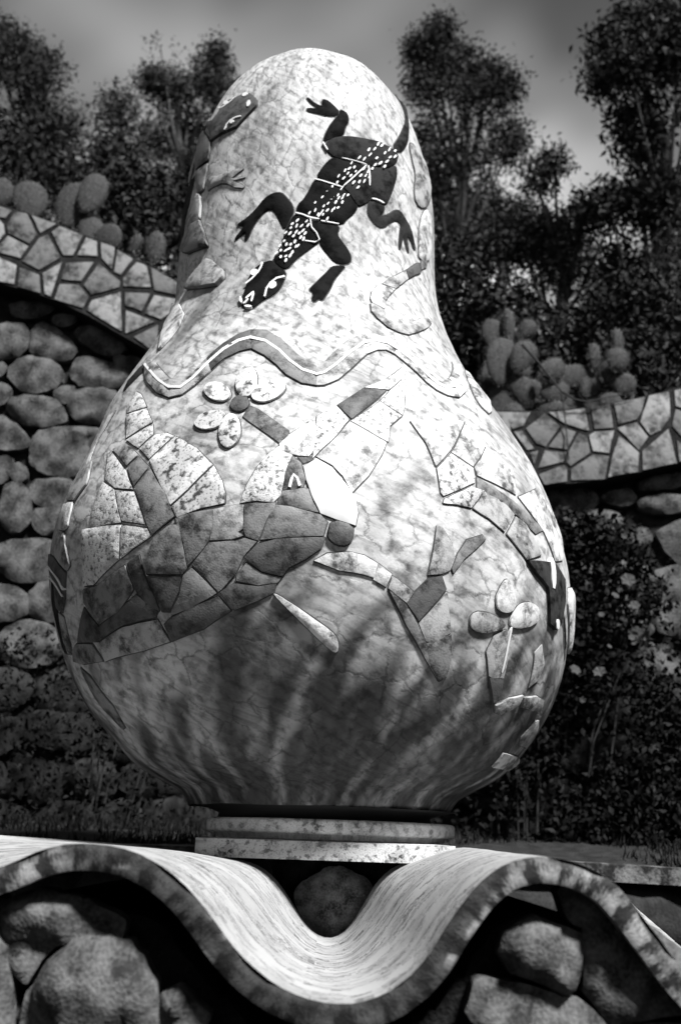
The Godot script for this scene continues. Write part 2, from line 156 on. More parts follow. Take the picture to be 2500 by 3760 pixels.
		["wedge_stone", "ash", 6, [-54.4,201.1,-53,204.6,-47.7,207.1,-42.2,209.5,-39.6,208.2,-36.9,205.7,-32.2,201.6,-31.2,198,-33.8,195.3,-40.6,196.6]],
		["wedge_stone", "pale", 3.8, [-69.8,201.5,-55.7,195,-46.4,186.3,-43.5,178.6,-44.7,172,-46.6,167.9,-51.8,176.3,-60.9,187.7,-62,193.4]],
	],
	"snake_band": [
		["band_stone", "ash", 2.6, [-50.8,164.7,-42.9,158.7,-37.8,152.6,-33.9,147.5,-33,139.2,-37.1,142.5,-41.8,148.7,-47.4,157.2]],
		["band_stone", "ash", 2.6, [-33.9,147.5,-30.5,144.9,-27.5,147.8,-24.4,154.1,-22.4,147.9,-26.2,142.7,-29.3,139.4,-33,139.2]],
		["band_stone", "slate", 2.6, [-24.4,154.1,-21,160.6,-17.3,165.2,-14.1,167.1,-12.7,156.6,-15.7,155.7,-19.2,152.8,-22.4,147.9]],
		["band_stone", "grey", 2.6, [-14.1,167.1,-9.4,166.6,-5,161.4,-2.2,155.5,0.2,150.8,3,148.1,2.2,139.5,-1,140.2,-4.2,143.8,-6.3,148.2,-9.2,152.9,-12.7,156.6]],
		["band_stone", "ash", 2.6, [3,148.1,4.8,149.7,7.9,155.3,12.4,162.7,16.9,167.1,16.4,156.2,11.7,149,7.4,142.9,3.9,139.7,2.2,139.5]],
		["band_stone", "pale", 2.6, [16.9,167.1,21.2,168.5,25.2,167.8,27.3,165.4,24.7,159,22.7,160.6,19.9,159.5,16.4,156.2]],
		["band_stone", "pale", 2.6, [27.3,165.4,29.6,162.3,31.4,158.4,32.9,154.3,30.4,147.7,28.8,151.6,26.9,155.2,24.7,159]],
		["band_stone", "pale", 2.6, [32.9,154.3,34.4,151.2,36.5,150.8,41.2,155.4,39.3,145.5,35.2,144.6,32.4,145.5,30.4,147.7]],
		["band_stone", "pale", 2.6, [41.2,155.4,47.4,163,52.8,170.4,58.2,169.3,44.8,151.1,39.3,145.5]],
		["white_line", "chalk", 3, [-49.2,160.6,-42.3,153.3,-37.5,147.2,-33.5,143,-29.7,141.7,-26.6,144.8,-23.1,150.5,-23.7,151.5,-27.1,145.8,-30.1,142.8,-33.5,143.9,-37.1,147.9,-41.8,153.8,-48.6,161.2]],
		["white_line", "chalk", 3, [-23.1,150.5,-19.7,156.1,-16.2,159.9,-13.3,161.3,-9.3,159.2,-5.7,154.2,-3.4,149.3,-2.9,150.1,-5.4,155.1,-9.1,160.4,-13.4,162.7,-16.7,161.2,-20.3,157.3,-23.7,151.5]],
		["white_line", "chalk", 3, [-3.3,149.2,-0.6,145.1,2.5,143.4,4.4,144.4,7.8,148.7,12.2,155.2,16.8,161.3,16.6,162.3,11.9,156.1,7.6,149.5,4.3,145.3,2.7,144.4,-0.3,146.1,-3,150.1]],
		["white_line", "chalk", 3, [16.6,161.1,20.4,163.5,23.7,163.6,25.6,161.6,27.7,158.1,29.6,154.3,31.2,150.4,32.1,151.6,30.5,155.6,28.7,159.5,26.5,163,24.4,165.1,20.8,165,16.8,162.5]],
		["white_line", "chalk", 3, [31.2,150.4,32.9,147.7,35.5,147.1,40.1,150,46.5,157.2,56.8,170.7,53.6,168.8,45.1,156.6,40.1,150.9,36.2,148.4,33.9,149,32.1,151.6]],
	],
	"large_flower": [
		["petal", "white", 3.4, [-12.6,148,-11.9,147.4,-11.4,146.3,-11,144.8,-10.8,143,-10.8,141,-10.9,139.1,-11.2,137.3,-11.7,135.9,-12.2,134.8,-12.9,134.3,-13.5,134.3,-14.2,134.9,-14.8,136,-15.3,137.4,-15.6,139.2,-15.7,141.2,-15.5,143.1,-15.2,144.9,-14.7,146.4,-14.1,147.5,-13.4,148]],
		["petal", "white", 3.4, [-4.6,139,-4.5,137.8,-4.8,136.5,-5.3,135.2,-6,134,-6.9,133.1,-7.9,132.4,-8.9,132,-9.9,132.1,-10.7,132.5,-11.4,133.2,-11.8,134.2,-11.9,135.4,-11.7,136.7,-11.2,138,-10.5,139.1,-9.5,140.1,-8.4,140.7,-7.4,141.1,-6.3,141.1,-5.5,140.7,-4.9,140]],
		["petal", "white", 3.4, [-16.6,135.6,-16.8,134.7,-17.3,134,-18,133.7,-18.8,133.7,-19.7,134.1,-20.7,134.8,-21.6,135.7,-22.4,136.9,-23.1,138.2,-23.4,139.4,-23.5,140.5,-23.2,141.4,-22.7,142.1,-21.9,142.3,-21,142.3,-20,141.9,-19,141.2,-18.2,140.2,-17.4,139.1,-16.9,137.9,-16.6,136.7]],
		["petal", "white", 3.4, [-16.7,127.4,-16.6,126.3,-16.7,125.3,-17.2,124.4,-17.8,123.6,-18.6,123,-19.6,122.7,-20.5,122.7,-21.5,123,-22.3,123.6,-23,124.3,-23.5,125.3,-23.6,126.3,-23.5,127.3,-23.1,128.3,-22.4,129,-21.5,129.6,-20.5,129.9,-19.5,129.9,-18.5,129.6,-17.7,129,-17.1,128.3]],
		["petal", "white", 3.4, [-15.3,115.4,-15.9,115.9,-16.6,116.8,-17.1,118.2,-17.5,119.8,-17.7,121.5,-17.7,123.3,-17.6,125,-17.2,126.4,-16.7,127.4,-16.1,127.9,-15.4,127.8,-14.7,127.3,-14.1,126.2,-13.6,124.8,-13.3,123.1,-13.1,121.4,-13.1,119.6,-13.3,118.1,-13.6,116.8,-14.1,115.9,-14.7,115.4]],
		["flower_centre", "slate", 3.2, [-12.4,133,-12.2,131.6,-12.4,130.2,-13,129.2,-13.8,128.7,-14.7,128.8,-15.6,129.6,-16.1,130.8,-16.3,132.3,-16.1,133.7,-15.5,134.7,-14.6,135.2,-13.7,135,-12.9,134.3]],
		["stem", "grey", 1.8, [-12,130.9,-10.3,129.5,-3.7,121,-3.4,118.6,-5.1,116.3,-13.2,126.7]],
	],
	"winged_figure": [
		["wing_stone", "white", 2, [-5.2,116.1,-3.7,119.3,-0.9,122.9,1.5,126.4,1.7,122,1.3,114,0.5,112.1,-1.4,112.1,-4.8,113.5]],
		["wing_stone", "stained", 2, [1.8,126.7,6,131.3,8.3,126.1,5.4,119.6,1.9,112.8,1.2,111.5,1.7,120.9]],
		["wing_stone", "slate", 2, [6.2,131.7,12.6,139.9,17.8,140.3,14.6,135.1,8.8,126.5]],
		["wing_stone", "white", 2, [12.9,140.2,19.4,145.8,25.1,152.8,25.7,152,24.6,148.8,18.6,140.8]],
		["wing_stone", "stained", 2, [18.8,140.5,24.5,148.5,20.3,131.9,19.9,130.6,15.6,135.1]],
		["wing_stone", "stained", 2, [8.6,125.6,15.5,134.8,19.7,130.2,16.7,125.6,15.6,119.3,13,121.5]],
		["wing_stone", "pale", 2, [1.9,112.1,6,120.3,8.4,125.3,15.3,119,14.2,114.4,11.5,107,8.3,101.2,6.8,106.3,4.9,109.4]],
		["white_leaf", "marble", 2.6, [-0.3,108.5,1.9,111.4,4.9,108.5,7.3,103.6,8.8,99.7,9.2,95.4,8.7,91.7,6,92.9,2.6,94.5,1.1,99.8,0.2,104.3]],
		["body_stone", "slate", 1.6, [-1.5,111.7,1,111.9,1.3,111.1,-0.4,109.7]],
		["wing_stone", "stained", 1.8, [-5.2,115.3,-2.5,112.3,-3.4,107.4,-4.1,101.9,-4.4,99.6,-5.7,97.6,-8.6,98.1,-11.6,97.5,-10.6,102.8,-8.9,108.4,-6.7,113.3]],
		["body_stone", "grey", 1.8, [-2.4,111.9,-0.8,109.8,0.1,104.8,-0.4,102.1,-2,101.6,-3.9,101.3,-3.8,105.5,-3.3,108.9]],
		["white_arch", "chalk", 2.3, [-2.5,101.8,-2.2,104.1,-2,105.4,-1.6,104.5,-1.2,102.2,-0.7,102.5,-1.2,104.9,-2.1,106.2,-2.7,104.3,-3,102]],
		["body_stone", "grey", 1.8, [-4,101,-0.4,101.9,0.6,101.6,1.4,97.7,2.3,94.8,-4.9,97.1,-4.6,99.2]],
	],
	"large_fish": [
		["scale_stone", "grey", 2.4, [-24.2,94.2,-22.5,95,-16.7,96,-16.9,90.4,-17.9,86.2,-21,81.6,-22,80.5,-22.6,87.2]],
		["scale_stone", "ash", 2.4, [-16.6,96,-13.6,96.7,-11,96.9,-11.2,90.1,-12.1,89.2,-11.1,88.2,-13.3,87.1,-17.4,87.2,-16.9,90.4]],
		["scale_stone", "grey", 2.4, [-10.8,96.9,-5.3,97.5,-5.5,95.6,-6.5,93.7,-8.1,88.2,-8.6,86.8,-10.7,87.9,-11.1,90.1]],
		["scale_stone", "grey", 2.4, [-5.2,96.9,-2.3,96.3,2.7,94.1,3.8,92.3,3,88.4,-1.2,88,-5.1,87.4,-8.1,87,-6.5,93.4]],
		["scale_stone", "slate", 3, [-8.6,85.8,-5.1,87.2,-1.2,87.7,3.3,88,2.5,84.9,-0.2,81.8,-3.3,79.3,-4.5,76.9,-8,78.2,-10.3,81,-11,82.2]],
		["scale_stone", "grey", 2.4, [-21,80.9,-17.5,86.6,-12.5,86.7,-10.9,87.5,-8.8,86.5,-11.3,82.2,-13,77.5,-15.7,73.5,-16.4,72.9]],
		["scale_stone", "grey", 2.2, [-12.7,77.4,-10.8,80.7,-8,77.8,-4.6,76.6,-5.4,75.2,-8.9,74.5,-12.9,75.8]],
		["scale_stone", "slate", 2.4, [-16,72.8,-13.3,75.1,-8.9,74.2,-5.6,75,-6.2,72.5,-9.1,70.4,-13.4,68.1,-14.2,68.2]],
		["scale_stone", "grey", 2.2, [-23,78,-21.2,79.9,-16.7,72.6,-21.9,69,-26.1,67.4,-26.8,67.6,-24.4,72.2]],
		["scale_stone", "slate", 2.2, [-26.7,66.7,-16.5,71.7,-14.3,67.8,-20.4,62.9,-27.9,59.9,-28.8,64.7]],
		["scale_stone", "ash", 2.4, [-48.9,61.6,-39.5,65.2,-30.1,66.3,-28.2,59.8,-35.3,57.9,-48.7,56.3,-48.8,56.9]],
		["scale_stone", "grey", 2.4, [-62.6,62,-59.2,63.4,-51.4,62,-49.5,56.5,-59.2,56.9,-64.8,58.9]],
		["scale_stone", "grey", 2.6, [-31.8,82.8,-30.8,84,-29,89.3,-25.2,92.4,-23.4,92.2,-22.1,79.9,-23.1,78.3,-31.1,79.2]],
		["scale_stone", "slate", 2.2, [-31,78.5,-23.5,77.6,-24.4,73.4,-26.9,68.2,-28.7,68.4,-29.5,72.1]],
		["scale_stone", "slate", 2, [-35.7,82.8,-32.5,84.9,-31.7,79.2,-29.7,72.2,-29.3,68.6,-31.6,69.9,-34.2,74.6,-34.9,78.4]],
		["scale_stone", "grey", 2.4, [-50.4,78.1,-45.1,78.3,-36.3,82.6,-34.8,75.3,-39.7,69.8,-46.8,67.1,-50.7,74.4]],
		["scale_stone", "slate", 2, [-58.2,63.6,-51.1,73.1,-47,66.5,-40.4,69.6,-34.3,73.9,-29.7,68.4,-30.5,67,-39.4,65.8,-48.6,62.3]],
	],
	"fish_head": [
		["cheek_stone", "stained", 2.4, [-49.7,96.4,-41.5,95.3,-37.3,94.6,-37.8,84.6,-46.5,78.8,-49.8,79.2,-49.3,87.2]],
		["cheek_stone", "chalkgrey", 2.4, [-37,94.6,-30.5,92.3,-29.4,90,-37.4,84.7]],
		["stripe_stone", "ash", 2.8, [-45.9,122.8,-42.4,123.5,-39.1,120.8,-36.2,117.4,-38.6,114.3]],
		["stripe_stone", "grey", 2.8, [-38.1,113.6,-35.7,116.7,-31.8,111.8,-34.5,106.3]],
		["stripe_stone", "grey", 2.8, [-34.3,105.7,-31.4,111.2,-27.1,102.7,-24.4,94.8,-29.3,90.2,-31.7,97.5]],
		["cheek_stone", "stained", 2, [-47.9,123.2,-46.5,122.6,-38.5,112.7,-34.8,105.2,-40.5,107.4,-44.4,111.5]],
		["cheek_stone", "stained", 2, [-45,110.9,-40.5,106.7,-38.8,101.2,-37.2,95.4,-46.5,96.1,-46.4,101.3]],
		["cheek_stone", "stained", 2, [-40,106.4,-34.5,104.3,-31.8,96.9,-30.9,93.6,-36.9,95.8,-38.9,102.6]],
		["shell_stone", "chalkgrey", 2, [-47.6,140.9,-46.6,147.4,-43.5,144.7,-39.4,137.5,-46.6,137.8]],
		["shell_stone", "stained", 2, [-46.5,137.1,-39.2,136.7,-35.7,129.8,-42.5,126]],
		["shell_stone", "stained", 2, [-42.1,125.1,-35.3,129,-33.8,124.4,-37,120.3,-38.9,121.9]],
		["shell_stone", "stained", 2, [-36.5,119.9,-33.1,124,-30.2,124,-28,122.2,-32.7,115]],
		["shell_stone", "white", 2.2, [-32.4,114.5,-27.5,121.9,-21.7,116.2,-17.5,110,-21.9,102.7,-25.4,98.5,-29,107.3]],
		["shell_stone", "white", 2.2, [-25.1,97.9,-21.5,102.3,-17.2,109.5,-15.3,104.5,-14.5,100.4,-14.5,97.6,-19,96.5,-24,94.5]],
	],
	"pipe": [
		["pipe_stem", "pale", 2.8, [-6.4,72.5,-5.5,72.2,-2,68.8,2.6,64.3,4.9,61.5,5.5,59.1,5.1,56.7,3.8,57.2,0.5,61.8,-3.3,67.5]],
		["snout_stone", "slate", 3.4, [4.5,93.1,8.4,91.7,8.1,87.8,7.1,85.9,5.2,86,4,87.4,3.7,88.6]],
	],
	"leaping_fox": [
		["body_stone", "pale", 2.4, [1.3,81.5,3.6,83.7,7.4,84.4,10.2,83.7,12.6,81.8,11.9,77.9,9.1,78.7,5.6,79.2]],
		["body_stone", "pale", 2.4, [12.8,81.7,15.2,79.2,14,75.6,11.7,77.4]],
		["body_stone", "ash", 2.4, [15.3,78.7,19.4,75,18.1,71.9,16.1,73.5,14.5,75.3]],
		["body_stone", "slate", 2.4, [18.1,71.8,19.8,75.3,22.1,78.9,24.9,80.5,25.9,76.9,22.5,70.4,20.7,67.3]],
		["body_stone", "ash", 2.4, [20.7,66.6,22.7,69.9,26.1,76.3,26.8,71,27.6,65.1,24.2,61.4,22.4,62]],
		["body_stone", "grey", 2.4, [22.6,61.4,27.7,64.5,28.4,57.3,28.2,52.3,26.7,50.8,24,54.9]],
		["body_stone", "grey", 2.4, [14.6,74.8,17.9,71.6,20.5,66.3,22.5,61.4,24,54.6,26.5,50.9,22.9,56.5,18.2,65.8]],
		["ear", "ash", 2.4, [24.1,94.4,25.3,94.1,27.1,90,27.6,86.1,26.6,82.3,24.9,81,22.1,80,23,86.8]],
		["ear", "grey", 2.4, [28.3,87.4,30.5,92,34.4,94.5,35.1,93.5,32.8,90.2,29.5,86,27.4,81.6,26.9,82.9]],
	],
	"great_bird": [
		["wing_stone", "pale", 2.2, [21.4,128.6,28.4,131.1,36.3,134.3,29.2,120.1,25.3,113.4,23.9,121.2]],
		["wing_stone", "pale", 2, [36.7,134.3,40,125.9,34.6,116.6,29.6,119.8]],
		["wing_stone", "chalkgrey", 2.2, [25.5,112.8,29.4,119.3,34.5,115.9,34.2,110.9,26.2,104,25.7,105]],
		["wing_stone", "pale", 2, [40.5,126,47.9,121.3,46.5,111.6,35.2,113.8,35,116.5]],
		["wing_stone", "grey", 2, [35.1,113.1,40.3,111.1,46,108.7,55.4,103.3,51.3,100.4,45.1,104.3,34.5,108.4]],
		["wing_stone", "chalkgrey", 2.6, [26.4,103.2,33.1,109.1,36.5,109,32.3,102.1,29.1,102.2,25.9,101.7]],
		["wing_stone", "ash", 2.6, [36.6,108.7,41.4,107.6,44.3,104.2,40.3,97.2,36.4,100.2,32.7,102.1]],
		["wing_stone", "ash", 2.6, [44.8,103.6,48,102.4,52.4,94.1,46.4,90.8,40.9,96.7]],
		["head", "coal", 4.4, [46.4,90.4,52.4,92.1,58.1,93.5,64.1,90.5,64.2,83.6,61.5,75.2,59.1,73,55.6,74.2,53.9,84.7,49.1,87.4]],
		["beak_streak", "chalk", 4.7, [55.4,95,57.2,92.5,56.4,84.8,54.5,84.9]],
		["beak_streak", "chalk", 4.7, [57.4,75.9,59.2,76.5,59.9,73.8,58.4,73.1]],
		["wing_stone", "pale", 2, [47.3,111.3,57.5,118.6,67.4,113.9,74.7,110.1,65.5,97.2,59.4,94.6,55.6,102.7]],
	],
	"edge_carving": [
		["carved_strip", "soot", 0.8, [64.1,81.6,67,78.1,71.1,71.5,75.2,65.9,68.4,70.8,64.5,77.4]],
		["carved_strip", "pale", 2.4, [66.6,88.2,77.1,92.5,78.8,81.7,80,69.8,73.8,70.9]],
		["carved_strip", "pale", 2, [63.3,172.6,69,173.6,65.9,166.4,64.9,158.9,50.7,143.6,48.2,146.1,48.2,150.6,51.7,158.7]],
		["carved_strip", "ash", 2.2, [51.5,264.8,56.4,268.1,66.3,265.6,71.9,259.8,71.5,250.3,61.4,240.8,53.9,239.9,52.9,245.3,54.7,252.1,52.4,257.7]],
		["carved_strip", "pale", 2.2, [57.8,234.7,64.2,243.3,70.1,243,71.7,232.6,71,224.4,55.5,216.3,56.7,225.6]],
	],
	"small_flower": [
		["petal", "pale", 3.4, [40.4,83,40.8,82.8,41.2,82.2,41.7,81.2,42.3,80,42.7,78.5,42.9,77.1,42.7,75.7,42.2,74.5,41.3,73.7,40.2,73.3,39.2,73.4,38.3,74,37.8,75,37.6,76.3,37.8,77.8,38.3,79.3,38.8,80.7,39.4,81.9,39.9,82.7]],
		["petal", "ash", 3.4, [31.7,69.3,31.9,70.4,32.5,71.4,33.5,72.1,34.7,72.3,36,72.3,37.4,71.9,38.7,71.4,39.7,70.9,40.4,70.3,40.6,69.8,40.4,69.1,39.7,68.5,38.6,67.8,37.3,67.1,35.9,66.6,34.5,66.4,33.3,66.6,32.4,67.2,31.8,68.1]],
		["petal", "pale", 3.4, [50.2,77.5,51,76.5,51.3,75.3,50.9,73.9,49.9,72.6,48.5,71.5,46.8,70.6,45.3,70,43.9,69.7,42.9,69.7,42.2,70,41.9,70.6,41.9,71.6,42.2,72.9,42.8,74.3,43.6,75.7,44.7,76.9,46,77.8,47.5,78.2,48.9,78.1]],
		["stem", "chalk", 2.6, [42.2,69.7,41.9,65,41.9,60.3,41.9,56.1,42.4,56.1,42.4,60.3,42.4,65,42.6,69.7]],
		["pot_stone", "ash", 2, [38.3,66.2,41.3,68.6,44.3,66.6,43.4,59.9,43.6,54.5,40,53.9,39,54.3,36.8,61]],
		["pot_stone", "slate", 2, [39.3,53.8,43.6,54.2,44.4,50.4,43.8,47.4,43.2,46.3]],
		["hand_stone", "ash", 3.6, [43.8,45.8,47.5,49,52.2,50.7,52,47.8,49.3,45.3,46.4,43.2,44.7,43.6]],
		["hand_stone", "ash", 3.6, [52.8,50.1,58.9,51.7,64,51.3,65.1,47.4,57.9,46.8,53.8,46.9]],
		["leaf_stone", "ash", 2, [52.2,64.2,54.5,67.2,57.7,61.8,57,56.5,53.7,53.3,53.2,59.5]],
		["carved_eye", "ash", 1.8, [62,37.2,65.2,43.8,68.5,44.7,74.6,41.6,75.5,34.4,64.6,34.5]],
		["foot_stone", "pale", 3, [58.3,24.7,58,30.4,71.8,30.5,79.4,29.8,75.1,25]],
	],
	"curled_tail": [
		["tail_stone", "pale", 2.6, [23.5,185.6,23.1,187.5,24.3,191.3,26.8,194.6,29.5,196.8,35.8,197,31.9,192.6,29.1,188.7,27.7,184.1]],
		["tail_stone", "ash", 2.6, [29.9,197.2,34.1,201.1,40.7,206.1,44.3,208.4,44.8,205.1,40.2,201,36,197.3]],
		["tail_stone", "slate", 2.6, [44.7,208.6,52.6,214.5,56,216.3,56.1,212.3,50.7,209.2,45.2,205.3]],
		["tail_stone", "ash", 2.6, [22.7,184.9,23.5,185.3,27.6,183.6,27,179.6,28.8,177.4,33,178.3,38.2,181.9,44.9,187.2,49.3,189.4,52.6,189,47.2,184,40.4,178.4,34.4,174,30.4,173.6,26.9,174.6,24,178.1,22.4,181.1]],
		["tail_stone", "grey", 2, [58.1,220.4,63.9,223.4,65.8,221.7,62.6,217.1,57.1,214]],
	],
	"left_serpent": [
		["serpent_stone", "ash", 3, [-57.3,121.8,-54.6,121.8,-52.2,114.8,-52.1,112.4,-55.6,108.1,-61.6,110.5,-63.5,114.8,-61,120.4]],
		["serpent_stone", "pale", 3, [-62.6,109.6,-56,107.5,-56.2,99.5,-58.3,98.7,-62.7,100.9,-63.9,105.7]],
		["serpent_stone", "ash", 3, [-66.4,94.5,-62.4,99.4,-57.6,97.7,-54.7,86.7,-56.4,85.7,-63.5,92.5]],
		["serpent_stone", "slate", 3, [-70.7,95.4,-63.5,91.8,-57,85.3,-59.1,77.8,-62.6,74.1,-66.3,76.6,-65.1,83.5,-69.6,91.3]],
		["white_line", "chalk", 3.5, [-69.2,90.7,-64.3,87.1,-60.5,83.6,-58.7,80.1,-57.9,80.1,-59.7,83.6,-63.4,87,-67.6,90.5]],
		["white_line", "chalk", 3.5, [-69.5,87.6,-64.8,84.6,-61.6,81.4,-59.6,78.3,-58.9,78.3,-60.8,81.4,-63.9,84.6,-68.1,87.5]],
		["serpent_stone", "soot", 1.2, [-69,86.8,-65.3,83,-66.8,76.4,-65.8,71.3,-65.5,61.3,-71.3,63,-72.2,71.8,-72.6,79.9]],
		["serpent_stone", "ash", 2.6, [-65.2,74.7,-62.2,72.4,-62.5,64.3,-64.2,61,-66.4,62,-66.2,68.7]],
		["serpent_stone", "grey", 2.2, [-62,56.4,-58.2,53.1,-54.5,42.9,-57.3,35,-59.5,34.5,-60.8,42,-61.8,49.4]],
		["serpent_stone", "soot", 1.4, [-51.8,164.1,-47.8,157.6,-54.6,151.8,-56,152.5,-56.5,157.6]],
		["serpent_stone", "pale", 1.4, [-60.2,143.5,-54.8,143.2,-59.3,132.1,-53.8,113.8,-57.1,115.4,-62.3,131.8]],
	],
}
# the wave bench: outline of its upper side along the front edge and along the back edge, pairs of (x, y)
const WAVE_FRONT := [-0.869,1.291,-0.844,1.294,-0.819,1.299,-0.795,1.306,-0.772,1.316,-0.749,1.327,-0.728,1.342,-0.709,1.358,-0.691,1.375,-0.674,1.394,-0.657,1.413,-0.64,1.433,-0.622,1.451,-0.604,1.466,-0.583,1.477,-0.561,1.485,-0.539,1.493,-0.517,1.503,-0.495,1.514,-0.471,1.522,-0.446,1.528,-0.421,1.53,-0.396,1.53,-0.371,1.528,-0.346,1.524,-0.322,1.517,-0.299,1.507,-0.277,1.496,-0.256,1.482,-0.236,1.466,-0.218,1.449,-0.201,1.431,-0.184,1.412,-0.168,1.393,-0.151,1.374,-0.133,1.357,-0.113,1.341,-0.092,1.327,-0.07,1.315,-0.047,1.306,-0.023,1.299,0.001,1.295,0.025,1.294,0.047,1.295,0.068,1.3,0.088,1.307,0.107,1.316,0.124,1.328,0.141,1.341,0.155,1.356,0.169,1.372,0.181,1.39,0.192,1.408,0.204,1.426,0.216,1.443,0.229,1.46,0.242,1.476,0.257,1.491,0.274,1.505,0.291,1.516,0.31,1.525,0.33,1.53,0.351,1.534,0.372,1.534,0.393,1.532,0.413,1.528,0.433,1.522,0.453,1.513,0.47,1.503,0.487,1.49,0.501,1.475,0.515,1.459,0.528,1.442,0.541,1.425,0.554,1.409,0.566,1.392,0.579,1.375,0.592,1.358,0.606,1.343,0.621,1.328,0.638,1.316,0.657,1.307,0.676,1.3,0.697,1.295,0.717,1.291]
const WAVE_BACK := [-1.582,1.548,-1.526,1.546,-1.47,1.545,-1.415,1.543,-1.359,1.542,-1.303,1.54,-1.247,1.539,-1.192,1.537,-1.136,1.536,-1.08,1.534,-1.024,1.532,-0.969,1.53,-0.913,1.528,-0.857,1.526,-0.802,1.524,-0.746,1.522,-0.69,1.52,-0.635,1.517,-0.579,1.513,-0.524,1.509,-0.472,1.504,-0.427,1.5,-0.391,1.496,-0.363,1.492,-0.338,1.489,-0.313,1.486,-0.288,1.483,-0.263,1.48,-0.239,1.474,-0.216,1.466,-0.194,1.455,-0.174,1.441,-0.156,1.424,-0.14,1.406,-0.124,1.386,-0.11,1.366,-0.096,1.345,-0.081,1.324,-0.066,1.305,-0.048,1.288,-0.028,1.275,-0.006,1.268,0.016,1.268,0.036,1.275,0.054,1.287,0.069,1.304,0.083,1.322,0.095,1.342,0.107,1.361,0.118,1.381,0.13,1.401,0.142,1.421,0.156,1.439,0.172,1.455,0.19,1.469,0.209,1.48,0.23,1.49,0.251,1.498,0.273,1.506,0.295,1.513,0.317,1.52,0.339,1.527,0.361,1.534,0.385,1.538,0.41,1.54,0.436,1.54,0.463,1.538,0.49,1.536,0.517,1.532,0.543,1.529,0.57,1.525,0.596,1.521,0.623,1.515,0.649,1.509,0.675,1.502,0.701,1.496,0.727,1.489,0.753,1.481,0.778,1.471,0.802,1.46,0.826,1.447,0.849,1.435,0.873,1.422,0.897,1.41,0.921,1.397]
# coping of the wall behind: x, top and underside
const COPING_X := [-4.846,-4.646,-4.446,-4.246,-4.046,-3.846,-3.646,-3.445,-3.245,-3.045,-2.845,-2.645,-2.445,-2.244,-2.044,-1.844,-1.644,-1.444,-1.244,-1.043,-0.843,-0.643,-0.443,-0.243,-0.043,0.157,0.358,0.558,0.758,0.958,1.158,1.358,1.559,1.759,1.959,2.159,2.359,2.559,2.76,2.96,3.16,3.36,3.56,3.76,3.961,4.161]
const COPING_TOP := [5.791,5.777,5.764,5.75,5.736,5.722,5.709,5.694,5.678,5.662,5.636,5.59,5.54,5.478,5.415,5.341,5.256,5.163,5.058,4.949,4.832,4.716,4.609,4.505,4.426,4.348,4.277,4.224,4.179,4.152,4.159,4.173,4.199,4.252,4.307,4.372,4.446,4.522,4.603,4.685,4.763,4.839,4.915,4.991,5.067,5.143]
const COPING_FOOT := [5.309,5.289,5.269,5.249,5.228,5.208,5.188,5.167,5.14,5.112,5.085,5.033,4.979,4.922,4.868,4.803,4.707,4.591,4.481,4.361,4.241,4.138,4.04,3.95,3.878,3.806,3.752,3.712,3.678,3.66,3.662,3.684,3.71,3.758,3.811,3.87,3.946,4.026,4.11,4.195,4.274,4.351,4.428,4.505,4.582,4.659]
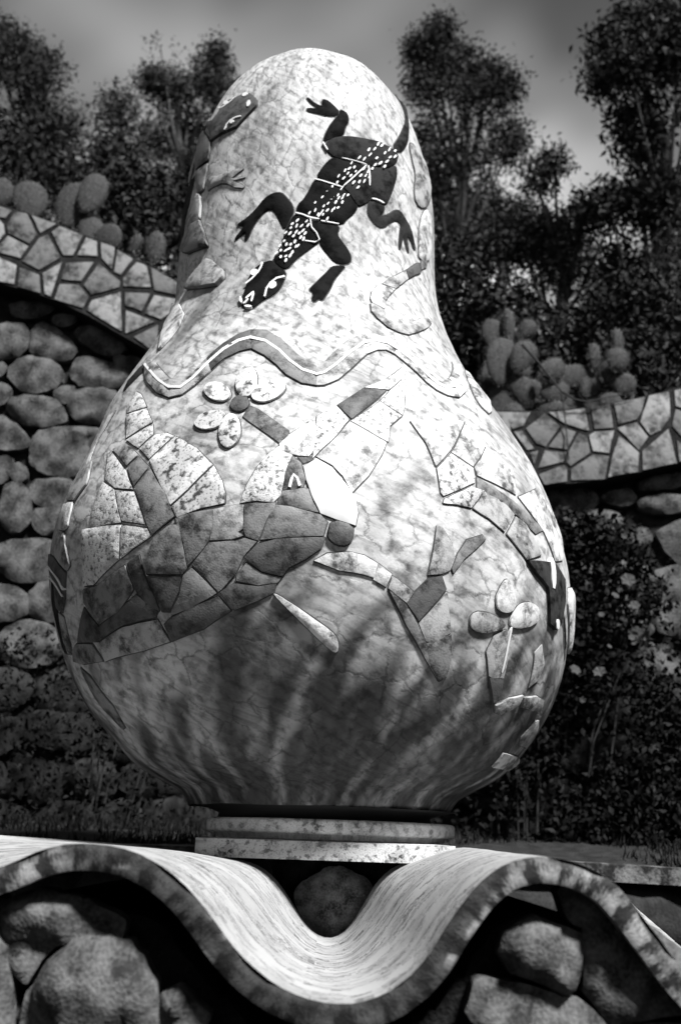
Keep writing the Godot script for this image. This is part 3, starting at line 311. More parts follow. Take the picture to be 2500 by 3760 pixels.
# flat stones set into the coping, outlines as pairs of (x, y)
const COPING_STONES := [
	[-2.309,5.484,-2.222,5.451,-2.261,5.393,-2.298,5.396,-2.356,5.42,-2.365,5.493],
	[-2.204,5.447,-2.12,5.434,-2.039,5.282,-2.081,5.209,-2.23,5.28,-2.247,5.352],
	[-2.096,5.425,-1.916,5.364,-2.022,5.288],
	[-2.353,5.399,-2.296,5.381,-2.265,5.351,-2.248,5.28,-2.278,5.227,-2.33,5.205],
	[-2.271,5.207,-2.228,5.265,-2.084,5.194,-2.127,5.101,-2.267,5.136,-2.307,5.165],
	[-2.116,5.081,-2.023,5.257,-1.967,5.285,-1.867,5.116,-1.997,5.02],
	[-1.95,5.301,-1.901,5.349,-1.74,5.289,-1.788,5.134,-1.855,5.131],
	[-1.765,5.135,-1.72,5.274,-1.645,5.246,-1.63,5.135],
	[-1.622,5.242,-1.524,5.21,-1.527,5.043,-1.606,5.12],
	[-1.509,5.195,-1.399,5.128,-1.469,5.005,-1.516,5.028],
	[-1.454,4.985,-1.375,5.109,-1.305,5.081,-1.265,4.922,-1.449,4.925],
	[-1.286,5.077,-1.094,4.968,-1.033,4.931,-1.046,4.866,-1.245,4.903],
	[-2.263,5.106,-2.145,5.055,-2.146,4.91,-2.242,4.931,-2.298,4.944,-2.318,5.114],
	[-2.126,4.93,-2.125,5.041,-1.993,4.99,-1.965,4.852,-2.122,4.896],
	[-1.977,5.001,-1.856,5.091,-1.9,4.834,-1.947,4.853],
	[-1.832,5.082,-1.649,5.099,-1.716,4.951,-1.851,4.96],
	[-1.7,4.926,-1.621,5.09,-1.47,4.965,-1.466,4.92,-1.643,4.854],
	[-1.857,4.93,-1.731,4.93,-1.66,4.843,-1.688,4.758,-1.881,4.815],
	[-1.64,4.819,-1.459,4.89,-1.425,4.602,-1.669,4.749],
	[-1.436,4.886,-1.266,4.883,-1.309,4.753,-1.423,4.788],
	[-1.243,4.873,-1.071,4.845,-1.101,4.77,-1.185,4.698,-1.294,4.738],
	[-1.416,4.759,-1.219,4.683,-1.406,4.588],
	[-1.351,4.571,-1.2,4.669,-1.192,4.562,-1.234,4.484],
	[0.976,4.144,1.168,4.151,1.119,4.054,1.05,4.029],
	[1.132,4.04,1.251,4.146,1.351,4.062,1.253,3.921,1.192,3.94],
	[1.271,4.154,1.505,4.185,1.528,4.039,1.501,4.038,1.372,4.077],
	[1.54,4.193,1.664,4.22,1.679,4.059,1.556,4.047],
	[1.685,4.228,1.887,4.28,1.861,4.168,1.825,4.123,1.707,4.082],
	[1.908,4.288,2.041,4.322,2.038,4.145,1.972,4.055,1.902,4.016,1.845,4.109],
	[2.069,4.331,2.195,4.358,2.198,4.18,2.07,4.22],
	[1.057,4.015,1.112,4.024,1.184,3.904,1.137,3.895],
	[1.266,3.921,1.365,4.055,1.446,4.029,1.388,3.904],
	[1.394,3.897,1.459,4.022,1.513,4.002,1.53,3.894,1.405,3.797,1.379,3.825],
	[1.52,4.01,1.562,4.033,1.685,4.045,1.645,3.891,1.544,3.902],
	[1.702,4.063,1.824,4.108,1.895,4.008,1.829,3.919,1.712,4.046],
	[1.15,3.881,1.211,3.898,1.182,3.796],
	[1.202,3.776,1.245,3.899,1.381,3.889,1.359,3.824],
	[1.202,3.74,1.365,3.81,1.385,3.789,1.382,3.697,1.241,3.671],
	[1.403,3.705,1.405,3.783,1.543,3.881,1.645,3.877,1.612,3.719],
	[1.628,3.734,1.669,3.899,1.711,4.016,1.833,3.905,1.82,3.776],
	[1.844,3.784,1.85,3.92,2.021,4.071,2.063,3.841],
	[2.042,4.086,2.069,4.205,2.183,4.165,2.17,3.931],
	[2.065,4,2.169,3.917,2.166,3.867,2.077,3.849],
	[-4.826,5.775,-4.47,5.75,-4.485,5.539,-4.787,5.498],
	[-4.787,5.498,-4.485,5.539,-4.592,5.299,-4.826,5.322],
	[-4.47,5.75,-4.163,5.729,-4.223,5.539,-4.485,5.539],
	[-4.485,5.539,-4.223,5.539,-4.284,5.267,-4.592,5.299],
	[-4.163,5.729,-3.902,5.711,-3.905,5.439,-4.223,5.539],
	[-4.223,5.539,-3.905,5.439,-3.825,5.221,-4.284,5.267],
	[-3.902,5.711,-3.631,5.693,-3.579,5.489,-3.905,5.439],
	[-3.905,5.439,-3.579,5.489,-3.573,5.195,-3.825,5.221],
	[-3.631,5.693,-3.361,5.672,-3.334,5.463,-3.579,5.489],
	[-3.579,5.489,-3.334,5.463,-3.332,5.167,-3.573,5.195],
	[-3.361,5.672,-3.001,5.641,-2.977,5.318,-3.334,5.463],
	[-3.334,5.463,-2.977,5.318,-2.993,5.12,-3.332,5.167],
	[-3.001,5.641,-2.69,5.586,-2.698,5.351,-2.977,5.318],
	[-2.977,5.318,-2.698,5.351,-2.599,5.036,-2.993,5.12],
	[-2.69,5.586,-2.368,5.501,-2.33,5.162,-2.698,5.351],
	[-2.698,5.351,-2.33,5.162,-2.368,4.972,-2.599,5.036],
	[-1.08,4.954,-0.779,4.78,-0.779,4.561,-1.05,4.641],
	[-1.05,4.641,-0.779,4.561,-0.835,4.252,-1.08,4.398],
	[-0.779,4.78,-0.489,4.619,-0.478,4.33,-0.779,4.561],
	[-0.779,4.561,-0.478,4.33,-0.447,4.058,-0.835,4.252],
	[-0.489,4.619,-0.226,4.483,-0.205,4.268,-0.478,4.33],
	[-0.478,4.33,-0.205,4.268,-0.187,3.945,-0.447,4.058],
	[-0.226,4.483,0.094,4.357,0.073,4.116,-0.205,4.268],
	[-0.205,4.268,0.073,4.116,0.17,3.818,-0.187,3.945],
	[0.094,4.357,0.471,4.232,0.466,3.959,0.073,4.116],
	[0.073,4.116,0.466,3.959,0.38,3.763,0.17,3.818],
	[0.471,4.232,0.693,4.179,0.681,3.971,0.466,3.959],
	[0.466,3.959,0.681,3.971,0.694,3.704,0.38,3.763],
	[0.693,4.179,1.023,4.139,1.058,3.928,0.681,3.971],
	[0.681,3.971,1.058,3.928,1.023,3.676,0.694,3.704],
	[2.179,4.364,2.489,4.48,2.481,4.282,2.167,4.148],
	[2.167,4.148,2.481,4.282,2.481,4.01,2.179,3.893],
	[2.489,4.48,2.734,4.578,2.751,4.342,2.481,4.282],
	[2.481,4.282,2.751,4.342,2.72,4.109,2.481,4.01],
	[2.734,4.578,2.975,4.676,3.064,4.487,2.751,4.342],
	[2.751,4.342,3.064,4.487,3.068,4.252,2.72,4.109],
	[2.975,4.676,3.323,4.81,3.349,4.589,3.064,4.487],
	[3.064,4.487,3.349,4.589,3.251,4.324,3.068,4.252],
	[3.323,4.81,3.517,4.884,3.603,4.738,3.349,4.589],
	[3.349,4.589,3.603,4.738,3.563,4.444,3.251,4.324],
	[3.517,4.884,3.891,5.026,3.891,4.778,3.603,4.738],
	[3.603,4.738,3.891,4.778,3.908,4.577,3.563,4.444],
	[3.891,5.026,4.141,5.12,4.106,4.869,3.891,4.778],
	[3.891,4.778,4.106,4.869,4.141,4.666,3.908,4.577],
]
# boulders of the wall below the coping, outlines as pairs of (x, y), then the rest as x, y, width, height
const BOULDERS := [
	[-2.199,4.851,-1.923,4.861,-1.925,4.791,-2.074,4.746,-2.175,4.762],
	[-2.248,4.69,-2.054,4.687,-2.071,4.48,-2.218,4.445,-2.292,4.462,-2.317,4.667],
	[-2.03,4.559,-2.025,4.678,-1.953,4.72,-1.728,4.541,-1.772,4.452,-1.954,4.474,-2.025,4.491],
	[-1.915,4.742,-1.868,4.771,-1.767,4.755,-1.765,4.717,-1.86,4.694],
	[-1.768,4.668,-1.636,4.702,-1.445,4.591,-1.423,4.537,-1.544,4.494,-1.696,4.581],
	[-1.504,4.5,-1.3,4.469,-1.305,4.42,-1.438,4.405],
	[-2.168,4.36,-2.086,4.46,-1.925,4.461,-1.815,4.392,-1.818,4.286,-1.927,4.234,-2.06,4.229],
	[-1.76,4.404,-1.695,4.484,-1.504,4.442,-1.346,4.37,-1.349,4.303,-1.577,4.275,-1.721,4.299],
	[-2.268,4.414,-2.187,4.408,-2.174,4.369,-2.205,4.33,-2.259,4.337],
	[-2.135,4.122,-2.099,4.19,-1.861,4.193,-1.758,4.098,-1.759,4.022,-1.945,3.997,-2.092,4.048],
	[-1.756,4.164,-1.699,4.252,-1.487,4.259,-1.429,4.204,-1.52,4.04,-1.641,4.026,-1.727,4.089],
	[-1.854,4.227,-1.781,4.273,-1.709,4.261,-1.764,4.194,-1.777,4.154],
	[-2.267,4.26,-2.171,4.273,-2.119,4.208,-2.181,4.13,-2.255,4.165],
	[-2.24,4.043,-2.127,4.047,-1.984,3.911,-1.969,3.856,-2.145,3.832,-2.221,3.884],
	[-1.958,3.81,-1.931,3.951,-1.83,3.982,-1.524,3.993,-1.542,3.908,-1.634,3.684,-1.762,3.671,-1.923,3.72],
	[-2.059,3.697,-2.03,3.743,-1.964,3.7,-1.974,3.636,-2.044,3.642],
	[-2.189,3.765,-2.074,3.788,-2.07,3.715,-2.093,3.613,-2.17,3.611],
	[-1.922,3.619,-1.803,3.646,-1.655,3.642,-1.66,3.52,-1.826,3.46,-1.905,3.521],
	[-2.099,3.523,-2.067,3.614,-1.971,3.609,-1.917,3.511,-1.908,3.351,-1.995,3.294,-2.078,3.345],
	[-1.892,3.44,-1.815,3.443,-1.658,3.502,-1.659,3.341,-1.798,3.283,-1.88,3.334],
	[1.373,3.683,1.551,3.696,1.61,3.622,1.533,3.567,1.369,3.561],
	[1.632,3.666,1.797,3.705,1.836,3.644,1.766,3.606,1.643,3.616],
	[1.29,3.675,1.363,3.685,1.358,3.5,1.314,3.512],
	[1.368,3.5,1.519,3.555,1.709,3.554,1.753,3.471,1.702,3.371,1.526,3.344,1.378,3.36],
	[1.76,3.401,1.882,3.461,1.932,3.393,1.835,3.341],
	[1.85,3.652,2.115,3.683,2.176,3.627,2.108,3.568,1.873,3.56],
	[1.854,3.753,1.993,3.796,2.123,3.82,2.214,3.816,2.128,3.74,1.88,3.71],
]
const BOULDERS_PLAIN := [
	[-4.56,1.38,0.39,0.19],
	[-4.1,1.34,0.47,0.19],
	[-3.6,1.33,0.48,0.19],
	[-3.11,1.33,0.44,0.19],
	[-2.69,1.32,0.33,0.19],
	[-2.28,1.37,0.45,0.19],
	[-1.89,1.35,0.27,0.19],
	[-1.58,1.35,0.3,0.19],
	[-1.22,1.33,0.37,0.19],
	[-0.78,1.34,0.45,0.19],
	[-0.36,1.32,0.35,0.19],
	[-0.04,1.33,0.23,0.19],
	[0.25,1.38,0.32,0.19],
	[0.67,1.35,0.46,0.19],
	[1.1,1.36,0.35,0.19],
	[1.53,1.34,0.45,0.19],
	[2,1.34,0.43,0.19],
	[2.43,1.36,0.38,0.19],
	[2.83,1.36,0.36,0.19],
	[3.24,1.32,0.41,0.19],
	[3.59,1.33,0.24,0.19],
	[3.88,1.33,0.29,0.19],
	[4.17,1.33,0.25,0.19],
	[-4.5,1.59,0.32,0.25],
	[-4.15,1.61,0.34,0.25],
	[-3.74,1.62,0.43,0.25],
	[-3.33,1.61,0.33,0.25],
	[-2.98,1.61,0.32,0.25],
	[-2.65,1.62,0.29,0.25],
	[-2.3,1.61,0.36,0.25],
	[-1.91,1.58,0.37,0.25],
	[-1.52,1.57,0.36,0.25],
	[-1.2,1.6,0.24,0.25],
	[-0.88,1.62,0.35,0.25],
	[-0.56,1.6,0.24,0.25],
	[-0.24,1.6,0.36,0.25],
	[0.18,1.6,0.42,0.25],
	[0.6,1.59,0.37,0.25],
	[1.01,1.58,0.39,0.25],
	[1.42,1.61,0.37,0.25],
	[1.77,1.62,0.28,0.25],
	[2.14,1.62,0.42,0.25],
	[2.53,1.59,0.31,0.25],
	[2.86,1.57,0.3,0.25],
	[3.15,1.58,0.24,0.25],
	[3.52,1.57,0.45,0.25],
	[3.98,1.58,0.41,0.25],
	[-4.6,1.84,0.4,0.2],
	[-4.19,1.84,0.37,0.2],
	[-3.82,1.84,0.3,0.2],
	[-3.41,1.83,0.47,0.2],
	[-2.94,1.83,0.42,0.2],
	[-2.57,1.83,0.28,0.2],
	[-2.27,1.87,0.26,0.2],
	[-1.96,1.82,0.32,0.2],
	[-1.66,1.82,0.23,0.2],
	[-1.38,1.84,0.29,0.2],
	[-1.01,1.87,0.38,0.2],
	[-0.56,1.83,0.46,0.2],
	[-0.11,1.87,0.39,0.2],
	[0.23,1.86,0.26,0.2],
	[0.55,1.86,0.33,0.2],
	[0.9,1.85,0.31,0.2],
	[1.26,1.82,0.36,0.2],
	[1.68,1.86,0.42,0.2],
	[2.1,1.84,0.35,0.2],
	[2.54,1.84,0.47,0.2],
	[3.03,1.84,0.45,0.2],
	[3.45,1.84,0.33,0.2],
	[3.76,1.83,0.25,0.2],
	[4.06,1.82,0.29,0.2],
	[-4.63,2.07,0.24,0.24],
	[-4.26,2.07,0.46,0.24],
	[-3.83,2.12,0.33,0.24],
	[-3.52,2.08,0.26,0.24],
	[-3.14,2.06,0.43,0.24],
	[-2.77,2.11,0.25,0.24],
	[-2.42,2.07,0.41,0.24],
	[-2.01,2.07,0.35,0.24],
	[-1.58,2.12,0.46,0.24],
	[-1.2,2.09,0.25,0.24],
	[-0.91,2.08,0.28,0.24],
	[-0.54,2.1,0.42,0.24],
	[-0.16,2.08,0.28,0.24],
	[0.17,2.08,0.34,0.24],
	[0.57,2.11,0.4,0.24],
	[0.96,2.09,0.32,0.24],
	[1.27,2.08,0.25,0.24],
	[1.65,2.09,0.47,0.24],
	[2.1,2.1,0.37,0.24],
	[2.51,2.11,0.38,0.24],
	[2.87,2.08,0.3,0.24],
	[3.27,2.09,0.46,0.24],
	[3.77,2.07,0.47,0.24],
	[4.25,2.09,0.43,0.24],
	[-4.53,2.36,0.27,0.24],
	[-4.23,2.35,0.3,0.24],
	[-3.84,2.35,0.44,0.24],
	[-3.37,2.33,0.43,0.24],
	[-2.89,2.38,0.48,0.24],
	[-2.41,2.34,0.4,0.24],
	[-1.98,2.34,0.4,0.24],
	[-1.59,2.33,0.33,0.24],
	[-1.28,2.33,0.25,0.24],
	[-0.99,2.37,0.28,0.24],
	[-0.68,2.37,0.29,0.24],
	[-0.4,2.33,0.23,0.24],
	[-0.13,2.38,0.25,0.24],
	[0.24,2.33,0.44,0.24],
	[0.72,2.34,0.47,0.24],
	[1.13,2.36,0.3,0.24],
	[1.45,2.38,0.28,0.24],
	[1.77,2.36,0.33,0.24],
	[2.15,2.34,0.38,0.24],
	[2.58,2.38,0.42,0.24],
	[3,2.33,0.38,0.24],
	[3.44,2.36,0.44,0.24],
	[3.87,2.36,0.36,0.24],
	[4.22,2.34,0.3,0.24],
	[-4.64,2.6,0.38,0.24],
	[-4.27,2.64,0.3,0.24],
	[-3.91,2.6,0.38,0.24],
	[-3.49,2.65,0.41,0.24],
	[-3.02,2.64,0.46,0.24],
	[-2.61,2.62,0.32,0.24],
	[-2.23,2.59,0.38,0.24],
	[-1.81,2.62,0.41,0.24],
	[-1.4,2.63,0.36,0.24],
	[-1.07,2.6,0.25,0.24],
	[-0.67,2.61,0.48,0.24],
	[-0.26,2.59,0.3,0.24],
	[0.07,2.62,0.31,0.24],
	[0.37,2.61,0.24,0.24],
	[0.67,2.6,0.3,0.24],
	[1.06,2.65,0.43,0.24],
	[1.53,2.62,0.46,0.24],
	[1.92,2.61,0.25,0.24],
	[2.25,2.61,0.37,0.24],
	[2.67,2.63,0.42,0.24],
	[3.13,2.62,0.46,0.24],
	[3.54,2.64,0.29,0.24],
	[3.94,2.6,0.46,0.24],
	[-4.49,2.9,0.44,0.21],
	[-4.12,2.85,0.24,0.21],
	[-3.81,2.87,0.34,0.21],
	[-3.4,2.87,0.43,0.21],
	[-2.98,2.85,0.36,0.21],
	[-2.57,2.88,0.4,0.21],
	[-2.11,2.85,0.47,0.21],
	[-1.71,2.86,0.26,0.21],
	[-1.4,2.87,0.31,0.21],
	[-1.08,2.88,0.28,0.21],
	[-0.69,2.84,0.44,0.21],
	[-0.21,2.85,0.46,0.21],
	[0.2,2.87,0.31,0.21],
	[0.55,2.85,0.34,0.21],
	[0.95,2.89,0.42,0.21],
	[1.33,2.85,0.29,0.21],
	[1.68,2.85,0.36,0.21],
	[2.13,2.89,0.47,0.21],
	[2.62,2.87,0.44,0.21],
	[3.08,2.86,0.43,0.21],
	[3.5,2.85,0.35,0.21],
	[3.82,2.88,0.24,0.21],
	[4.1,2.9,0.28,0.21],
	[-4.49,3.11,0.46,0.24],
	[-4.12,3.11,0.24,0.24],
	[-3.81,3.1,0.35,0.24],
	[-3.46,3.14,0.3,0.24],
	[-3.11,3.11,0.33,0.24],
	[-2.78,3.13,0.29,0.24],
	[-2.37,3.1,0.48,0.24],
	[-1.87,3.14,0.45,0.24],
	[-1.43,3.13,0.38,0.24],
	[-1.03,3.1,0.36,0.24],
	[-0.63,3.15,0.38,0.24],
	[-0.21,3.12,0.42,0.24],
	[0.2,3.15,0.34,0.24],
	[0.51,3.11,0.23,0.24],
	[0.89,3.13,0.47,0.24],
	[1.38,3.13,0.44,0.24],
	[1.75,3.13,0.24,0.24],
	[2.09,3.1,0.39,0.24],
	[2.49,3.15,0.35,0.24],
	[2.82,3.1,0.25,0.24],
	[3.09,3.14,0.26,0.24],
	[3.48,3.1,0.46,0.24],
	[3.96,3.11,0.45,0.24],
	[-4.56,3.39,0.26,0.24],
	[-4.18,3.39,0.45,0.24],
	[-3.7,3.39,0.43,0.24],
	[-3.22,3.39,0.47,0.24],
	[-2.74,3.37,0.44,0.24],
	[-2.33,3.37,0.32,0.24],
	[-1.27,3.4,0.4,0.24],
	[-0.89,3.41,0.29,0.24],
	[-0.51,3.39,0.41,0.24],
	[-0.11,3.37,0.35,0.24],
	[0.32,3.39,0.44,0.24],
	[0.72,3.42,0.31,0.24],
	[1.05,3.38,0.31,0.24],
	[2.2,3.37,0.41,0.24],
	[2.67,3.39,0.47,0.24],
	[3.1,3.39,0.35,0.24],
	[3.45,3.41,0.3,0.24],
	[3.8,3.37,0.35,0.24],
	[4.16,3.39,0.32,0.24],
	[-4.59,3.63,0.46,0.22],
	[-4.13,3.65,0.42,0.22],
	[-3.71,3.66,0.36,0.22],
	[-3.39,3.65,0.24,0.22],
	[-3.07,3.65,0.35,0.22],
	[-2.76,3.62,0.23,0.22],
	[-2.44,3.65,0.36,0.22],
	[-1.32,3.67,0.44,0.22],
	[-0.96,3.64,0.23,0.22],
	[-0.64,3.67,0.36,0.22],
	[-0.25,3.67,0.38,0.22],
	[0.17,3.63,0.41,0.22],
	[2.28,3.67,0.25,0.22],
	[2.62,3.64,0.4,0.22],
	[3.07,3.66,0.44,0.22],
	[3.55,3.67,0.47,0.22],
	[3.94,3.64,0.26,0.22],
	[4.32,3.63,0.45,0.22],
	[-4.44,3.88,0.44,0.2],
	[-4.03,3.87,0.32,0.2],
	[-3.72,3.86,0.26,0.2],
	[-3.37,3.9,0.38,0.2],
	[-3.02,3.91,0.27,0.2],
	[-2.68,3.9,0.36,0.2],
	[-1.41,3.87,0.36,0.2],
	[-1.06,3.89,0.3,0.2],
	[-0.67,3.89,0.42,0.2],
	[2.84,3.92,0.29,0.2],
	[3.17,3.91,0.32,0.2],
	[3.54,3.91,0.36,0.2],
	[3.97,3.91,0.45,0.2],
	[-4.53,4.14,0.26,0.2],
	[-4.26,4.11,0.24,0.2],
	[-3.98,4.13,0.27,0.2],
	[-3.66,4.13,0.31,0.2],
	[-3.34,4.12,0.29,0.2],
	[-2.94,4.13,0.46,0.2],
	[-2.5,4.14,0.36,0.2],
	[-1.37,4.12,0.27,0.2],
	[-1,4.14,0.42,0.2],
	[3.25,4.1,0.43,0.2],
	[3.65,4.13,0.32,0.2],
	[4.06,4.13,0.45,0.2],
	[-4.71,4.37,0.24,0.2],
	[-4.34,4.33,0.46,0.2],
	[-3.86,4.32,0.44,0.2],
	[-3.39,4.36,0.44,0.2],
	[-2.97,4.35,0.35,0.2],
	[-2.62,4.38,0.29,0.2],
	[4.05,4.34,0.45,0.2],
	[-4.59,4.58,0.24,0.2],
	[-4.28,4.57,0.33,0.2],
	[-3.88,4.6,0.42,0.2],
	[-3.41,4.59,0.48,0.2],
	[-2.92,4.6,0.44,0.2],
	[-2.51,4.57,0.33,0.2],
	[-4.48,4.84,0.39,0.24],
	[-4.14,4.83,0.24,0.24],
	[-3.77,4.8,0.46,0.24],
	[-3.29,4.84,0.43,0.24],
	[-2.92,4.83,0.25,0.24],
	[-2.62,4.82,0.31,0.24],
]
# rocks under the wave bench
const PEDESTAL_ROCKS := [
	[-0.687,1.362,-0.618,1.381,-0.566,1.387,-0.546,1.358,-0.533,1.277,-0.514,1.218,-0.506,1.183,-0.664,1.178],
	[-0.499,1.286,-0.464,1.336,-0.432,1.368,-0.336,1.373,-0.308,1.345,-0.287,1.305,-0.274,1.245,-0.274,1.19,-0.493,1.183],
	[-0.419,1.437,-0.402,1.425,-0.347,1.406,-0.354,1.381,-0.407,1.375],
	[-0.269,1.289,-0.248,1.302,-0.193,1.256,-0.212,1.227,-0.214,1.191,-0.262,1.19],
	[-0.561,1.424,-0.493,1.447,-0.43,1.437,-0.42,1.379,-0.463,1.365,-0.51,1.306,-0.53,1.318,-0.545,1.375],
	[-0.647,1.397,-0.568,1.441,-0.563,1.399,-0.619,1.385,-0.649,1.376],
	[0.31,1.41,0.332,1.427,0.363,1.437,0.407,1.417,0.433,1.397,0.43,1.364,0.423,1.323,0.41,1.316,0.353,1.333,0.318,1.344,0.301,1.372],
	[0.443,1.418,0.47,1.436,0.514,1.445,0.558,1.418,0.592,1.394,0.634,1.342,0.637,1.309,0.614,1.296,0.566,1.287,0.5,1.267,0.483,1.276,0.449,1.328,0.438,1.381],
	[0.404,1.476,0.448,1.481,0.484,1.48,0.497,1.457,0.451,1.41,0.429,1.422],
	[0.248,1.281,0.261,1.33,0.336,1.318,0.405,1.302,0.436,1.309,0.474,1.268,0.49,1.213,0.335,1.208,0.275,1.234],
	[0.499,1.241,0.539,1.264,0.609,1.27,0.606,1.216,0.503,1.213],
	[0.613,1.276,0.666,1.294,0.709,1.275,0.74,1.22,0.613,1.217],
]
const MIDDLE_ROCK := [-0.109,1.384,-0.077,1.424,-0.009,1.461,0.046,1.474,0.101,1.453,0.147,1.411,0.131,1.353,0.086,1.281,0.019,1.228,-0.05,1.27,-0.086,1.32]
# leaf clumps of the trees: x, y, z, radius
const CLUMPS := {
	"A": [-4.78,11.99,-8.74,0.17,-4.15,11.54,-8.74,0.14,-3.67,11.06,-8.98,0.16,-4.91,11.63,-8.74,0.39,-4.49,11.51,-8.5,0.29,-4.55,11.03,-8.5,0.51,-4.1,11.05,-8.62,0.44,-3.77,10.66,-8.98,0.34,-4.25,10.37,-8.98,0.62,-3.72,10.13,-8.26,0.37,-4.27,9.59,-8.86,0.66,-3.66,9.55,-9.1,0.42],
	"B": [-2.68,12.59,-9.98,0.11,-2.79,12.33,-9.38,0.18,-1.95,12.14,-9.26,0.16,-2.68,12.33,-10.1,0.26,-2.35,12.12,-9.74,0.41,-2.02,11.91,-9.38,0.3,-2.7,11.81,-9.62,0.37,-2.89,11.88,-9.5,0.24,-2.36,11.39,-9.98,0.53,-1.87,11.34,-9.02,0.39,-2.82,11.02,-9.74,0.39,-2.23,10.48,-9.98,0.57,-1.74,10.36,-9.26,0.51,-2.41,9.65,-9.5,0.5],
	"C": [-2.94,10.31,-7.76,0.15,-2.99,9.93,-8.6,0.29,-2.76,9.75,-7.4,0.35,-3.1,9.68,-8.12,0.23,-3.08,9.18,-7.64,0.34,-2.55,9.2,-8.12,0.45,-2.77,8.71,-8.48,0.33,-2.28,8.49,-7.76,0.33],
	"D": [1.11,12.02,-8.62,0.1,1.09,11.86,-8.86,0.15,1.6,11.67,-9.1,0.1,0.82,11.79,-8.62,0.13,1.74,11.28,-8.5,0.16,1.1,11.73,-8.14,0.23,1.07,11.94,-8.98,0.14,0.81,11.58,-8.38,0.22,1.59,11.48,-8.98,0.18,1.34,11.19,-8.14,0.34,0.94,10.97,-8.26,0.37,1.74,11.01,-8.14,0.26,1.9,10.68,-7.9,0.26,2.1,10.42,-8.5,0.17,1.51,10.46,-8.02,0.48,1.06,10.25,-8.62,0.48,1.98,10.03,-8.26,0.27,1.39,9.68,-7.9,0.53,0.95,9.48,-8.5,0.35,1.84,9.51,-8.74,0.35,1.29,8.93,-9.1,0.45],
	"E": [2.18,8.67,-6.52,0.13,2,8.44,-6.52,0.21,2.34,8.4,-7.36,0.17,2.09,8.06,-7.24,0.3,2.53,8.13,-6.64,0.18,2.42,7.8,-6.4,0.25,2.7,7.81,-6.52,0.13,1.8,7.94,-6.64,0.35,2.27,7.48,-6.64,0.35,1.51,7.66,-6.76,0.35,2.7,7.44,-6.52,0.2,1.89,7.31,-7.24,0.34],
	"F": [2.91,10.19,-6.6,0.29,3.25,10.03,-6.36,0.42,2.73,9.63,-6.36,0.15,2.95,9.58,-5.88,0.31,3.31,9.38,-5.64,0.36,2.75,9.19,-5.52,0.18,3.02,8.99,-6.24,0.3,3.32,8.73,-5.4,0.3,2.95,8.56,-6,0.2,3.12,8.31,-6.6,0.29,2.61,7.86,-6,0.14,2.83,7.84,-6.36,0.21,3.14,7.8,-5.88,0.28,2.77,7.39,-6.36,0.19,3.03,7.3,-6.6,0.28,3.34,7.41,-5.4,0.23,3.72,9.28,-5.76,0.46,3.65,8.23,-6.6,0.44,3.88,10.28,-5.76,0.49,3.24,10.72,-6.6,0.44],
	"H": [1.27,11.47,-11.48,0.63,1.95,11.19,-11.6,0.63,2.54,10.46,-11,0.55,1.68,10.43,-10.64,0.68,3.11,9.75,-10.4,0.54,3.76,9.48,-10.52,0.47,1,12.25,-11,0.43],
	"I": [-4.74,11.34,-11.38,0.59,-3.5,11.39,-11.98,0.58,-3.95,10.98,-11.26,0.51,-2.46,11.27,-11.86,0.65,-2.9,10.71,-11.62,0.57,-1.83,11.14,-11.98,0.5],
	"G": [2.77,6.57,-5.2,0.14,2.67,6.24,-4.12,0.2,2.81,6,-4.96,0.23,2.57,5.99,-4.12,0.15,2.72,5.63,-4.12,0.23,2.53,5.46,-4.84,0.17],
}
# cactus pads: x, y, z, half width, half height, tilt
const PADS := {
	"a": [-2.233,5.754,-2.95,0.124,0.15,10,-2.445,5.78,-2.902,0.112,0.112,30],
	"b": [-1.924,5.724,-2.95,0.129,0.187,-12,-1.792,5.791,-2.902,0.097,0.168,-14],
	"c": [-1.648,5.453,-2.9,0.1,0.106,35,-1.448,5.373,-2.852,0.037,0.08,-15,-1.302,5.325,-2.804,0.068,0.129,0],
	"d": [1.013,4.842,-3,0.09,0.144,15,1.096,4.89,-2.952,0.042,0.151,4,1.204,4.862,-2.904,0.06,0.079,-25,1.031,4.603,-2.856,0.119,0.178,-8,1.151,4.623,-2.808,0.077,0.119,-20],
	"e": [1.497,4.551,-2.95,0.172,0.089,8,1.649,4.679,-2.902,0.045,0.102,0,1.798,4.764,-2.854,0.042,0.103,0,1.778,4.624,-2.806,0.078,0.084,-10,1.343,4.514,-2.758,0.1,0.077,30],
}
const FLOWERS := [1.625,3,0.035,1.656,2.857,0.025,1.549,2.909,0.02,1.312,2.484,0.027,1.448,2.477,0.03,1.468,2.798,0.015,1.615,3.257,0.015,1.705,3.247,0.02,1.631,2.674,0.017,1.351,2.324,0.015,1.642,2.65,0.015,1.506,2.621,0.012]

var rng := RandomNumberGenerator.new()
var taken := {}
var stone := {}
var mat := {}
var roughness_noise := FastNoiseLite.new()
var facet_noise := FastNoiseLite.new()


# ---------------------------------------------------------------- helpers

func numbered(called: String) -> String:
	var k: int = taken.get(called, 0)
	taken[called] = k + 1
	return called if k == 0 else "%s_%03d" % [called, k]


func tag(o: Node3D, label: String, category: String, group := "", kind := "") -> Node3D:
	o.set_meta("label", label)
	o.set_meta("category", category)
	if group:
		o.set_meta("group", group)
	if kind:
		o.set_meta("kind", kind)
	return o


func thing(called: String, label: String, category: String, where := Vector3.ZERO, group := "") -> Node3D:
	var o := Node3D.new()
	o.name = numbered(called)
	add_child(o)
	o.position = where
	tag(o, label, category, group)
	return o


